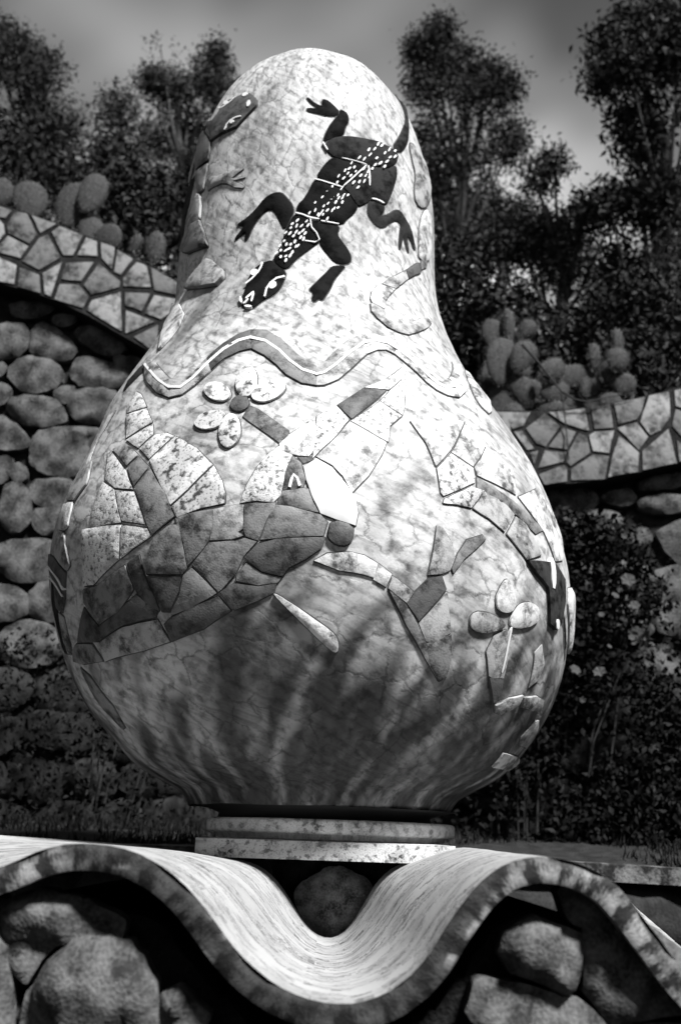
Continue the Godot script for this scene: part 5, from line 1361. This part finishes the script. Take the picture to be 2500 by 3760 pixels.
func make_slab() -> void:
	var o := thing("plinth_slab", "thick pale square stone slab under the gourd's base ring", "slab")
	var st := begin()
	var outline := PackedVector2Array([Vector2(-0.394, -0.40), Vector2(0.37, -0.40), Vector2(0.37, 0.42), Vector2(-0.394, 0.42)])
	var place := func(u, v, h): return Vector3(u, 1.491 + h, -v + 0.02)
	build(plate(outline, place, 0.055, 0.0, 0.06, 0.003, 0.0, 0.0006, 0.0, 0.001), "slab", mat.slab, o)


func rock_on_plane(outline: PackedVector2Array, z: float, thick: float, dome: float, step: float, rough: float, gap: float, times := 2) -> SurfaceTool:
	var place := func(u, v, h): return Vector3(u, v, z + h)
	return plate(rounded(outline, times), place, thick, gap, step, 0.014, dome, rough, -0.02, 0.012, 0.016)


func make_pedestal() -> void:
	var o := thing("rock_pedestal", "dark rough rock masonry filling the arches under the wave bench", "masonry")
	var st := begin()
	var n := WAVE_FRONT.size() / 2
	# core that follows the underside of the bench
	var rim := []
	var last := -9.0
	for i in n:
		var x := WAVE_FRONT[i * 2] as float
		if x > last + 0.01:
			last = x
			var y := 9.0
			for j in n:
				for k in [0.3, 0.6, 1.0]:
					var p := bench_point(j, k, BENCH_THICK)
					if absf(p.x - x) < 0.05:
						y = minf(y, p.y)
			rim.append(Vector2(x, minf(y, 1.47) - 0.03))
	for i in rim.size() - 1:
		var a: Vector2 = rim[i]
		var b: Vector2 = rim[i + 1]
		for z in [1.735, 0.35]:
			st.set_smooth_group(-1)
			tri(st, Vector3(a.x, 0, z), Vector3(b.x, 0, z), Vector3(b.x, b.y, z))
			tri(st, Vector3(a.x, 0, z), Vector3(b.x, b.y, z), Vector3(a.x, a.y, z))
		tri(st, Vector3(a.x, a.y, 1.735), Vector3(b.x, b.y, 1.735), Vector3(b.x, b.y, 0.35))
		tri(st, Vector3(a.x, a.y, 1.735), Vector3(b.x, b.y, 0.35), Vector3(a.x, a.y, 0.35))
	box(st, Vector3(-0.36, 0, -0.36), Vector3(0.38, 1.49, 0.04))
	st.generate_normals()
	build(st, "core", mat.mortar, o)
	for p in PEDESTAL_ROCKS:
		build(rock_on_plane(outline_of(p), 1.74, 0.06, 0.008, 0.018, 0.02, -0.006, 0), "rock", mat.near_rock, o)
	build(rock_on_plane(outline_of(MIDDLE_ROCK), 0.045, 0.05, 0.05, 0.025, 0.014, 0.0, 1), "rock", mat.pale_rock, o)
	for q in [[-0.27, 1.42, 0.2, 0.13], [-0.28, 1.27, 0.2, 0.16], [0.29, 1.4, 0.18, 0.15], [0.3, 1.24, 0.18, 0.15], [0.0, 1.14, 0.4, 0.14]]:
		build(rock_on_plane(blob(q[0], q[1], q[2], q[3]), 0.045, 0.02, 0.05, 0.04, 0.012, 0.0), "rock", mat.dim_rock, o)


func blob(x: float, y: float, w: float, h: float) -> PackedVector2Array:
	var p := PackedVector2Array()
	var n := rng.randi_range(6, 8)
	var start := rng.randf() * 0.6
	for k in n:
		var a := start + TAU * k / n
		var r := 1.0 / pow(pow(absf(cos(a)), 5.0) + pow(absf(sin(a)), 5.0), 1.0 / 5.0) * rng.randf_range(0.84, 1.2)
		p.append(Vector2(x + cos(a) * w * 0.5 * r, y + sin(a) * h * 0.5 * r))
	return p


# ---------------------------------------------------------------- wall, bank and ground behind

const WALL_Z := -2.6


func sample(x: float, xs: Array, ys: Array) -> float:
	if x <= xs[0]:
		return ys[0]
	for i in xs.size() - 1:
		if x <= xs[i + 1]:
			return lerpf(ys[i], ys[i + 1], (x - xs[i]) / (xs[i + 1] - xs[i]))
	return ys[ys.size() - 1]


func make_wall() -> void:
	var o := thing("retaining_wall", "long retaining wall of grey boulders under a wavy coping of flat irregular stones", "wall")
	var n := COPING_X.size()
	var st := begin()
	for i in n - 1:
		var a := Vector3(COPING_X[i], COPING_TOP[i], WALL_Z)
		var b := Vector3(COPING_X[i + 1], COPING_TOP[i + 1], WALL_Z)
		var c := Vector3(COPING_X[i + 1], COPING_FOOT[i + 1], WALL_Z)
		var d := Vector3(COPING_X[i], COPING_FOOT[i], WALL_Z)
		var back := Vector3(0, 0, -0.35)
		st.set_smooth_group(1)
		tri(st, d, c, b)
		tri(st, d, b, a)
		st.set_smooth_group(2)
		tri(st, a, b, b + back)
		tri(st, a, b + back, a + back)
		st.set_smooth_group(3)
		tri(st, c, d, d + back)
		tri(st, c, d + back, c + back)
		st.set_smooth_group(4)
		tri(st, c + back, d + back, a + back)
		tri(st, c + back, a + back, b + back)
	st.generate_normals()
	build(st, "coping", mat.mortar, o)
	st = begin()
	for i in n - 1:
		var z := WALL_Z - 0.17
		var a := Vector3(COPING_X[i], COPING_FOOT[i] + 0.02, z)
		var b := Vector3(COPING_X[i + 1], COPING_FOOT[i + 1] + 0.02, z)
		st.set_smooth_group(1)
		tri(st, Vector3(a.x, 0, z), Vector3(b.x, 0, z), b)
		tri(st, Vector3(a.x, 0, z), b, a)
	st.generate_normals()
	build(st, "core", mat.mortar, o)
	for p in COPING_STONES:
		var place := func(u, v, h): return Vector3(u, v, WALL_Z + h)
		build(plate(outline_of(p), place, 0.014, 0.003, 0.07, 0.008, 0.004, 0.004, -0.01, 0.004), "flat_stone", mat.flag[rng.randi() % 4], o)
	for p in BOULDERS:
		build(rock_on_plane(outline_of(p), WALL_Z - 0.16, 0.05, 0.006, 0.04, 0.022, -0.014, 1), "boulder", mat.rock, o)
	for q in BOULDERS_PLAIN:
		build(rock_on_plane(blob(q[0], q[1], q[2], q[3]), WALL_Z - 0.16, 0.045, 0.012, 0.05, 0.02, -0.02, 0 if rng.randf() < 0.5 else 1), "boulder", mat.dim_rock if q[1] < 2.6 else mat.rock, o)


func hill_height(x: float, z: float) -> float:
	var t := maxf(0.0, WALL_Z - 0.3 - z)
	return sample(x, COPING_X, COPING_TOP) - 0.16 - 0.1 * exp(-t * 2.0) + minf(t, 14.0) * 0.26 + 0.25 * roughness_noise.get_noise_2d(x * 9.0, z * 9.0) * minf(t, 1.0)


func make_ground() -> void:
	var st := begin()
	st.set_smooth_group(1)
	var p := func(x, z): return Vector3(x, 0, z)
	tri(st, p.call(-60, 60), p.call(60, 60), p.call(60, -60))
	tri(st, p.call(-60, 60), p.call(60, -60), p.call(-60, -60))
	st.generate_normals()
	tag(build(st, "ground", mat.soil), "dark trodden ground in front of the wave bench", "ground", "", "structure")
	st = begin()
	st.set_smooth_group(1)
	var nx := 50
	var nz := 30
	for j in nz:
		for i in nx:
			var q := []
			for c in [[i, j], [i + 1, j], [i + 1, j + 1], [i, j + 1]]:
				var x: float = -18.0 + 36.0 * c[0] / nx
				var z: float = WALL_Z - 0.3 - 26.0 * pow(float(c[1]) / nz, 1.6)
				q.append(Vector3(x, hill_height(x, z), z))
			tri(st, q[0], q[1], q[2])
			tri(st, q[0], q[2], q[3])
	st.generate_normals()
	tag(build(st, "hillside", mat.soil), "dark wooded hillside rising behind the boulder wall", "hillside", "", "structure")
	# unseen rise added on the near side, blocking low sky light from the gourd
	st = begin()
	st.set_smooth_group(1)
	for j in 14:
		for i in 60:
			var q := []
			for c in [[i, j], [i + 1, j], [i + 1, j + 1], [i, j + 1]]:
				var a: float = -0.75 * PI + 1.5 * PI * c[0] / 60.0
				var far: float = 8.5 + 16.0 * pow(c[1] / 14.0, 1.4)
				var x: float = sin(a) * far
				var z: float = cos(a) * far + 2.0
				q.append(Vector3(x, -0.05 + minf(c[1], 5.0) * 1.25 + 0.25 * (c[1] - minf(c[1], 5.0)) + (0.9 * roughness_noise.get_noise_2d(x * 20.0, z * 20.0) if c[1] > 0 else 0.0), z))
			tri(st, q[0], q[1], q[2])
			tri(st, q[0], q[2], q[3])
	st.generate_normals()
	tag(build(st, "added_rise", mat.soil), "unseen dark rise added around the plaza to block low sky light", "hillside", "", "structure")
	# raised bed between the bench and the wall
	st = begin()
	st.set_smooth_group(1)
	var bed := func(x, z): return Vector3(x, 1.47 + clampf((-0.95 - z) / 1.6, 0.0, 1.0) * 0.12 + 0.03 * roughness_noise.get_noise_2d(x * 60.0, z * 60.0), z)
	for j in 12:
		for i in 40:
			var x0 := -3.4 + 6.4 * i / 40.0
			var x1 := -3.4 + 6.4 * (i + 1) / 40.0
			var z0 := -0.97 - 1.75 * j / 12.0
			var z1 := -0.97 - 1.75 * (j + 1) / 12.0
			tri(st, bed.call(x0, z0), bed.call(x1, z0), bed.call(x1, z1))
			tri(st, bed.call(x0, z0), bed.call(x1, z1), bed.call(x0, z1))
	st.generate_normals()
	tag(build(st, "grass_bank", mat.soil), "dark raised planting bed between the low kerb and the boulder wall", "bank", "", "structure")
	var k := thing("planter_wall", "low dark stone wall with a grey kerb edging the planting bed behind the gourd", "wall")
	st = begin()
	box(st, Vector3(-3.4, 0, -1.0), Vector3(3.0, 1.44, -0.86))
	st.generate_normals()
	build(st, "core", mat.mortar, k)
	var x := -3.4
	while x < 2.9:
		var w := minf(rng.randf_range(0.55, 0.8), 3.0 - x)
		var drop := 0.03 * roughness_noise.get_noise_1d(x * 40.0)
		var outline := PackedVector2Array([Vector2(x, -0.14), Vector2(x + w, -0.14), Vector2(x + w, 0.04), Vector2(x, 0.04)])
		var place := func(u, v, h): return Vector3(u, 1.45 + h - 0.004 * u - 0.018 * absf(u), -0.92 - v)
		build(plate(outline, place, 0.07, 0.003, 0.07, 0.006, 0.0, 0.003, 0.0, 0.003), "kerb_stone", mat.kerb, k)
		x += w
	for j in 4:
		x = -2.2 + rng.randf() * 0.2
		while x < 2.0:
			var w := rng.randf_range(0.26, 0.5)
			build(rock_on_plane(blob(x + w * 0.5, 1.28 - j * 0.3, w, 0.29), -0.865, 0.02, 0.06, 0.07, 0.016, 0.0, 1), "boulder", mat.dim_rock, k)
			x += w + 0.015


# ---------------------------------------------------------------- plants

func leaf_mesh(length: float, width: float) -> ArrayMesh:
	var st := begin()
	st.set_smooth_group(1)
	var tip := Vector3(0, length, 0.0)
	var a := Vector3(-width * 0.5, length * 0.45, 0.12 * length)
	var b := Vector3(width * 0.5, length * 0.45, 0.12 * length)
	var m := Vector3(0, length * 0.5, 0.04 * length)
	for t in [[Vector3.ZERO, m, a], [a, m, tip], [Vector3.ZERO, b, m], [m, b, tip]]:
		st.set_color(Color.WHITE)
		tri(st, t[0], t[1], t[2])
	st.generate_normals()
	return st.commit()


func scatter(called: String, mesh: Mesh, material: Material, places: Array, tones: PackedColorArray, parent: Node) -> MultiMeshInstance3D:
	var m := MultiMesh.new()
	m.transform_format = MultiMesh.TRANSFORM_3D
	m.use_colors = true
	m.mesh = mesh
	m.instance_count = places.size()
	for i in places.size():
		m.set_instance_transform(i, places[i])
		m.set_instance_color(i, tones[i])
	var o := MultiMeshInstance3D.new()
	o.name = called if parent != self else numbered(called)
	o.multimesh = m
	o.material_override = material
	parent.add_child(o, true)
	return o


func any_turn(droop := 0.0) -> Basis:
	var y := Vector3(rng.randfn(), rng.randfn() - droop, rng.randfn()).normalized()
	var x := y.cross(Vector3(rng.randfn(), rng.randfn(), rng.randfn())).normalized()
	return Basis(x, y, x.cross(y))


# crown: leafy sprays spread through the clumps, gaps between them
func crown(clumps: Array, at: Vector3, density: float, leaf_len: float, leaf_wide: float, tone: float, material: Material, parent: Node, droop := 0.6, called := "crown") -> void:
	var places := []
	var tones := PackedColorArray()
	for i in range(0, clumps.size(), 4):
		var c := Vector3(clumps[i], clumps[i + 1], clumps[i + 2]) - at
		var r: float = clumps[i + 3] * 0.9
		var sprays := int(density * r * r * 1300.0 + 50.0)
		for s in sprays:
			var dir := Vector3(rng.randfn(), rng.randfn(), rng.randfn()).normalized()
			var q := c + dir * r * pow(rng.randf(), 0.4) * Vector3(1.0, 1.05, 0.9).length() / 1.7 * rng.randf_range(0.85, 1.08)
			var gap := roughness_noise.get_noise_3d((q.x + at.x) * 55.0, (q.y + at.y) * 55.0, (q.z + at.z) * 55.0)
			if gap < -0.16:
				continue
			var size := leaf_len * 1.15
			var t := tone * rng.randf_range(0.55, 1.25)
			for k in 9:
				var b := any_turn(droop)
				var w := rng.randf_range(0.7, 1.25)
				places.append(Transform3D(b * Basis.from_scale(Vector3(w, w, w)), q + Vector3(rng.randfn(), rng.randfn() * 1.2, rng.randfn()) * size))
				var v := t * rng.randf_range(0.7, 1.3)
				tones.append(Color(v, v, v))
	var o := scatter(called, leaf_mesh(leaf_len, leaf_wide), material, places, tones, parent)
	o.set_meta("kind", "stuff")


func tree(key: String, label: String, density: float, leaf_len: float, leaf_wide: float, tone: float, material: Material, group := "trees beyond the wall") -> void:
	var clumps: Array = CLUMPS[key]
	var n := clumps.size() / 4
	var mid := Vector3.ZERO
	var top := -9.0
	for i in n:
		mid += Vector3(clumps[i * 4], 0, clumps[i * 4 + 2]) / n
		top = maxf(top, clumps[i * 4 + 1])
	var foot := Vector3(mid.x, hill_height(mid.x, mid.z) - 0.1, mid.z)
	var o := thing("leafy_tree", label, "tree", foot, group)
	var st := begin()
	var path := []
	for k in 7:
		path.append(Vector3(sin(k * 1.3 + mid.x) * 0.12, (top - foot.y) * 0.9 * k / 6.0, cos(k * 1.7) * 0.1))
	tube(st, path, 0.14, 0.02, 8)
	for i in n:
		var c := Vector3(clumps[i * 4], clumps[i * 4 + 1], clumps[i * 4 + 2]) - foot
		var from: Vector3 = path[clampi(int(c.y / maxf(top - foot.y, 0.1) * 6.0) - 1, 0, 5)]
		tube(st, [from, from.lerp(c, 0.5) + Vector3(0, -0.1, 0), c], 0.03, 0.008, 5)
	st.generate_normals()
	build(st, "trunk", mat.bark, o)
	crown(clumps, foot, density, leaf_len, leaf_wide, tone, material, o)


func pad_shape(w: float, h: float) -> SurfaceTool:
	var st := begin()
	st.set_smooth_group(1)
	var n := 18
	var m := 10
	var p := func(i, j):
		var a: float = PI * j / m
		var b: float = TAU * i / n
		var egg := 1.0 + 0.14 * cos(a)
		return Vector3(w * sin(a) * cos(b) * egg, -h * cos(a) * -1.0, 0.028 * sin(a) * sin(b))
	for j in m:
		for i in n:
			tri(st, p.call(i, j + 1), p.call(i + 1, j + 1), p.call(i + 1, j))
			tri(st, p.call(i, j + 1), p.call(i + 1, j), p.call(i, j))
	st.generate_normals()
	return st


func cactus(key: String, label: String) -> void:
	var list: Array = PADS[key]
	var foot := Vector3(list[0], hill_height(list[0], list[2]), list[2])
	var o := thing("prickly_pear", label, "cactus", foot, "cacti along the top of the wall")
	# older pads below carry the ones that stand out above the coping
	var whole := list.duplicate()
	for i in range(0, list.size(), 6):
		var y: float = list[i + 1] - list[i + 4] * 1.9
		while y > foot.y - 0.1:
			whole.append_array([list[i] + rng.randf_range(-0.05, 0.05), y, list[i + 2] - 0.04, maxf(list[i + 3], 0.07), list[i + 4], rng.randf_range(-25, 25)])
			y -= list[i + 4] * 1.7
	list = whole
	for i in range(0, list.size(), 6):
		var at := Vector3(list[i], list[i + 1], list[i + 2]) - foot
		var pad := build(pad_shape(list[i + 3], list[i + 4]), "pad", mat.cactus, o)
		pad.position = at
		pad.rotation.z = deg_to_rad(list[i + 5])
		pad.rotation.y = rng.randf_range(-0.4, 0.4)

		var hairs := begin()
		hairs.set_smooth_group(-1)
		for k in 240:
			var a := acos(rng.randf_range(-1, 1))
			var b := rng.randf() * TAU
			var q := Vector3(list[i + 3] * sin(a) * cos(b) * (1.0 + 0.14 * cos(a)), list[i + 4] * cos(a), 0.028 * sin(a) * sin(b))
			var dir := (Vector3(q.x / list[i + 3], q.y / list[i + 4], q.z * 25.0).normalized() + Vector3(rng.randfn(), rng.randfn(), rng.randfn()) * 0.35).normalized()
			var tip := q + dir * rng.randf_range(0.01, 0.028)
			var side := dir.cross(Vector3(0.3, 0.5, 0.8)).normalized() * 0.0013
			tri(hairs, q - side, q + side, tip)
			tri(hairs, q + side.rotated(dir, 1.6), q - side.rotated(dir, 1.6), tip)
		hairs.generate_normals()
		build(hairs, "spines", mat.spine, pad).set_meta("kind", "stuff")


func shrub(called: String, label: String, category: String, at: Vector3, size: Vector3, count: int, leaf_len: float, leaf_wide: float, tone: float, material: Material) -> Node3D:
	var o := thing(called, label, category, at)
	var st := begin()
	for k in 9:
		var tip := Vector3(rng.randf_range(-0.5, 0.5) * size.x, rng.randf_range(0.5, 0.9) * size.y, rng.randf_range(-0.4, 0.4) * size.z)
		tube(st, [Vector3(tip.x * 0.4, -0.05, tip.z * 0.2), tip * 0.55 + Vector3(0.03, 0, 0), tip], 0.008, 0.003, 5)
	st.generate_normals()
	build(st, "stem", mat.twig, o)
	var places := []
	var tones := PackedColorArray()
	while places.size() < count:
		var q := Vector3(rng.randf_range(-0.5, 0.5) * size.x, rng.randf() * size.y, rng.randf_range(-0.5, 0.5) * size.z)
		var world := q + at
		if roughness_noise.get_noise_3d(world.x * 110.0, world.y * 110.0, world.z * 110.0) < -0.05 and rng.randf() < 0.85:
			continue
		var edge := pow(absf(q.x / size.x * 2.0), 2.5) + pow(absf(q.y / size.y - 0.4) / 0.6, 2.5)
		if edge > 1.0 + 0.3 * rng.randf():
			continue
		var v := tone * rng.randf_range(0.5, 1.4)
		var w := rng.randf_range(0.6, 1.3)
		places.append(Transform3D(any_turn(0.5) * Basis.from_scale(Vector3(w, w, w)), q))
		tones.append(Color(v, v, v))
	scatter("foliage", leaf_mesh(leaf_len, leaf_wide), material, places, tones, o).set_meta("kind", "stuff")
	return o


func make_grass() -> void:
	var places := []
	var tones := PackedColorArray()
	for k in 9000:
		var x := rng.randf_range(-2.6, 2.5)
		var z := rng.randf_range(-2.6, -1.02)
		if roughness_noise.get_noise_2d(x * 50.0, z * 50.0) < -0.1:
			continue
		var y := 1.46 + clampf((-0.95 - z) / 1.6, 0.0, 1.0) * 0.12 + 0.03 * roughness_noise.get_noise_2d(x * 60.0, z * 60.0)
		var b := Basis(Vector3(1, 0, 0), rng.randfn() * 0.5) * Basis(Vector3(0, 1, 0), rng.randf() * TAU) * Basis(Vector3(0, 0, 1), rng.randfn() * 0.5)
		var w := rng.randf_range(0.4, 1.2)
		places.append(Transform3D(b * Basis.from_scale(Vector3(w, w, w)), Vector3(x, y, z)))
		var v := rng.randf_range(0.4, 1.5)
		tones.append(Color(v, v, v))
	tag(scatter("grass", leaf_mesh(0.07, 0.009), mat.grass, places, tones, self), "short dark grass covering the raised bed behind the gourd", "grass", "", "stuff")
	# leaf litter and low cover on the hillside
	places = []
	tones = PackedColorArray()
	for k in 26000:
		var x := rng.randf_range(-5.0, 5.5)
		var t := pow(rng.randf(), 1.5)
		var z := WALL_Z - 0.32 - 6.0 * t
		if roughness_noise.get_noise_2d(x * 40.0 + 300.0, z * 40.0) < -0.15:
			continue
		places.append(Transform3D(any_turn(-0.8), Vector3(x, hill_height(x, z) + rng.randf() * 0.3 * minf(1.0, t * 6.0 + 0.25), z)))
		var v := rng.randf_range(0.4, 1.3)
		tones.append(Color(v, v, v))
	tag(scatter("ground_cover", leaf_mesh(0.08, 0.03), mat.dark_leaf, places, tones, self), "dark leafy ground cover on the hillside behind the wall", "ground cover", "", "stuff")


func make_flowering_shrub() -> void:
	var at := Vector3(1.12, 1.5, -2.42)
	var o := shrub("flowering_shrub", "dark leafy shrub with small pale flowers against the boulder wall right of the gourd", "shrub", at, Vector3(1.7, 1.95, 0.26), 17000, 0.046, 0.026, 1.0, mat.leaf_dim)
	for i in range(0, FLOWERS.size(), 3):
		var st := begin()
		var r: float = FLOWERS[i + 2] * 1.25
		for k in 6:
			var a := TAU * k / 6.0
			var d := Vector3(cos(a), sin(a), 0)
			var s := Vector3(-sin(a), cos(a), 0)
			st.set_smooth_group(-1)
			tri(st, Vector3.ZERO, d * r * 0.7 - s * r * 0.45 + Vector3(0, 0, r * 0.3), d * r * 1.05 + Vector3(0, 0, r * 0.15))
			tri(st, Vector3.ZERO, d * r * 1.05 + Vector3(0, 0, r * 0.15), d * r * 0.7 + s * r * 0.45 + Vector3(0, 0, r * 0.3))
		st.generate_normals()
		var f := build(st, "flower", mat.petal, o)
		f.position = Vector3(FLOWERS[i], FLOWERS[i + 1], -2.22) - at
		f.rotation = Vector3(rng.randf_range(-0.7, 0.3), rng.randf_range(-0.5, 0.5), rng.randf())


func twig(called: String, label: String, category: String, path: Array, r0: float, group := "") -> void:
	var o := thing(called, label, category, path[0], group)
	var local := []
	for p in path:
		local.append(p - path[0])
	var st := begin()
	tube(st, local, r0, r0 * 0.35, 5)
	st.generate_normals()
	build(st, "stalk", mat.twig, o)


# ---------------------------------------------------------------- sky

func make_sky() -> ImageTexture:
	var w := 512
	var h := 256
	var im := Image.create(w, h, false, Image.FORMAT_RGBF)
	var n := FastNoiseLite.new()
	n.seed = 17
	n.frequency = 1.9
	n.fractal_octaves = 4
	n.fractal_gain = 0.45
	for y in h:
		var up := PI * (0.5 - (y + 0.5) / h)
		for x in w:
			var a := TAU * (x + 0.5) / w
			var d := Vector3(sin(a) * cos(up), sin(up), -cos(a) * cos(up))
			# cloud layer seen from below
			var q := Vector3(d.x, d.y, d.z) / maxf(d.y + 0.35, 0.2)
			var c := n.get_noise_3d(q.x * 0.7 + q.z * 0.4, q.y * 1.3 - q.x * 0.5, q.z * 1.2 - q.x * 0.4 + 3.0)
			var base := lerpf(SKY_LOW, SKY_HIGH, smoothstep(0.38, 0.74, d.y))
			var v := base * clampf(1.0 + c * 3.0, 0.45, 1.6)
			im.set_pixel(x, y, Color(v, v, v))
	return ImageTexture.create_from_image(im)


const SKY_LOW := 0.25
const SKY_HIGH := 0.052


# ---------------------------------------------------------------- the place

func _ready() -> void:
	rng.seed = 20
	roughness_noise.seed = 5
	roughness_noise.frequency = 0.01
	roughness_noise.fractal_octaves = 3
	facet_noise.seed = 9
	facet_noise.noise_type = FastNoiseLite.TYPE_CELLULAR
	facet_noise.cellular_return_type = FastNoiseLite.RETURN_CELL_VALUE
	facet_noise.fractal_type = FastNoiseLite.FRACTAL_NONE
	facet_noise.frequency = 0.01
	facet_noise.domain_warp_enabled = true
	facet_noise.domain_warp_amplitude = 18.0
	facet_noise.domain_warp_frequency = 0.02

	var camera := Camera3D.new()
	camera.name = "camera"
	camera.position = Vector3(0, 1.55, 3.8)
	camera.basis = Basis(Vector3.RIGHT, deg_to_rad(16.6)) * Basis(Vector3.BACK, deg_to_rad(1.9))
	camera.near = 0.05
	camera.far = 200.0
	var lens := CameraAttributesPhysical.new()
	lens.frustum_focal_length = 25.4
	lens.frustum_focus_distance = 3.0
	lens.frustum_near = 0.05
	lens.frustum_far = 200.0
	lens.exposure_aperture = 2.0
	camera.attributes = lens
	camera.fov = 49.92
	add_child(camera)

	var sky_material := PanoramaSkyMaterial.new()
	sky_material.panorama = make_sky()
	var sky := Sky.new()
	sky.sky_material = sky_material
	var environment := Environment.new()
	environment.background_mode = Environment.BG_SKY
	environment.sky = sky
	environment.tonemap_mode = Environment.TONE_MAPPER_LINEAR
	environment.tonemap_exposure = 2.7
	environment.sdfgi_enabled = true
	environment.ssao_enabled = true
	environment.ssil_enabled = true
	var world := WorldEnvironment.new()
	world.name = "environment"
	world.environment = environment
	add_child(world)

	var sun := DirectionalLight3D.new()
	sun.name = "sun"
	sun.light_energy = 1.55
	sun.light_angular_distance = 9.0
	sun.light_color = Color(1, 1, 1)
	sun.shadow_enabled = true
	var azimuth := deg_to_rad(35.0)
	var elevation := deg_to_rad(52.0)
	add_child(sun)
	sun.look_at_from_position(Vector3.ZERO, -Vector3(sin(azimuth) * cos(elevation), sin(elevation), cos(azimuth) * cos(elevation)), Vector3.UP)

	make_materials()
	mat.leaf_dim = leaf_material(0.006, 0.06)

	make_ground()
	make_wall()
	make_gourd()
	make_slab()
	make_bench()
	make_pedestal()

	tree("A", "dark leafy tree at the far left, crown cut by the view's edge", 1.0, 0.068, 0.026, 1.0, mat.leaf)
	tree("B", "tall tree just left of the gourd's neck with a rounded top", 1.0, 0.068, 0.026, 1.15, mat.leaf)
	tree("C", "short pale-leaved tree with a pointed tip, left of the gourd between two taller trees", 1.0, 0.068, 0.026, 1.3, mat.leaf)
	tree("D", "tall tree with three pointed tips just right of the gourd's neck", 1.0, 0.068, 0.026, 0.9, mat.leaf)
	tree("E", "lower sloping tree between the pointed tree and the big dark tree on the right", 1.0, 0.068, 0.026, 1.0, mat.leaf)
	tree("H", "dark tree further back on the hillside, filling the gap right of the gourd's neck", 0.7, 0.085, 0.035, 0.6, mat.leaf)
	tree("I", "dark tree further back on the hillside, between the left-hand trees", 0.7, 0.085, 0.035, 0.6, mat.leaf)
	tree("F", "big dark large-leaved tree at the right edge, reaching above the view", 0.9, 0.088, 0.038, 0.8, mat.leaf)
	tree("G", "feathery grey bush behind the wall at the right edge, below the big dark tree", 1.3, 0.06, 0.012, 1.0, mat.leaf, "")
	for q in [[0.55, -4.0, 1.3, 1.8, "tall dark bush behind the wall close to the gourd's right side"], [1.5, -4.3, 1.4, 1.5, "dark hedge bush behind the four-padded cactus"], [2.5, -4.1, 1.3, 1.4, "dark bush behind the lying cactus pad at the right"], [1.9, -5.4, 2.2, 1.7, "broad dark bush in the gap below the sloping tree"]]:
		shrub("dark_bush", q[4], "bush", Vector3(q[0], hill_height(q[0], q[1]) - 0.1, q[1]), Vector3(q[2], q[3], 0.8), 9000, 0.07, 0.032, 1.0, mat.dark_leaf).set_meta("group", "dark bushes behind the wall")
	for q in [[-2.7, -4.6, 1.8, 1.5, "dark bush under the far left tree, behind the fuzzy pads"], [-1.5, -4.4, 1.7, 1.5, "dark bush under the pale-leaved tree behind the tall pads"], [-0.4, -4.2, 1.6, 1.6, "dark bush hidden partly by the left of the gourd's neck"]]:
		shrub("dark_bush", q[4], "bush", Vector3(q[0], hill_height(q[0], q[1]) - 0.1, q[1]), Vector3(q[2], q[3], 0.8), 7000, 0.07, 0.032, 1.0, mat.dark_leaf).set_meta("group", "dark bushes behind the wall")

	cactus("a", "fuzzy prickly pear pads at the far left above the coping")
	cactus("b", "pair of tall bristly cactus pads above the middle of the left coping")
	cactus("c", "small rounded cactus pads low on the coping close to the gourd's left side")
	cactus("d", "bristly prickly pear with four pads standing right of the gourd")
	cactus("e", "low prickly pear with a broad lying pad and two upright ones at the right")
	make_grass()
	make_flowering_shrub()
	twig("dry_vine", "thin dry vine hanging over the coping below the four-padded cactus", "vine", [Vector3(1.12, 4.61, -2.6), Vector3(1.21, 4.49, -2.58), Vector3(1.35, 4.27, -2.54), Vector3(1.37, 4.11, -2.56), Vector3(1.39, 3.83, -2.57)], 0.009)
	twig("dry_vine", "thin dry vine lying along the top edge of the right coping", "vine", [Vector3(1.35, 4.27, -2.54), Vector3(1.43, 4.22, -2.54), Vector3(1.51, 4.21, -2.55), Vector3(1.64, 4.25, -2.56), Vector3(1.83, 4.29, -2.56)], 0.007)
	shrub("dark_creeper", "dark creeper hanging on the boulder wall left of the gourd's belly", "creeper", Vector3(-1.35, 1.5, -2.45), Vector3(1.6, 1.15, 0.22), 2600, 0.042, 0.022, 0.9, mat.leaf_dim)
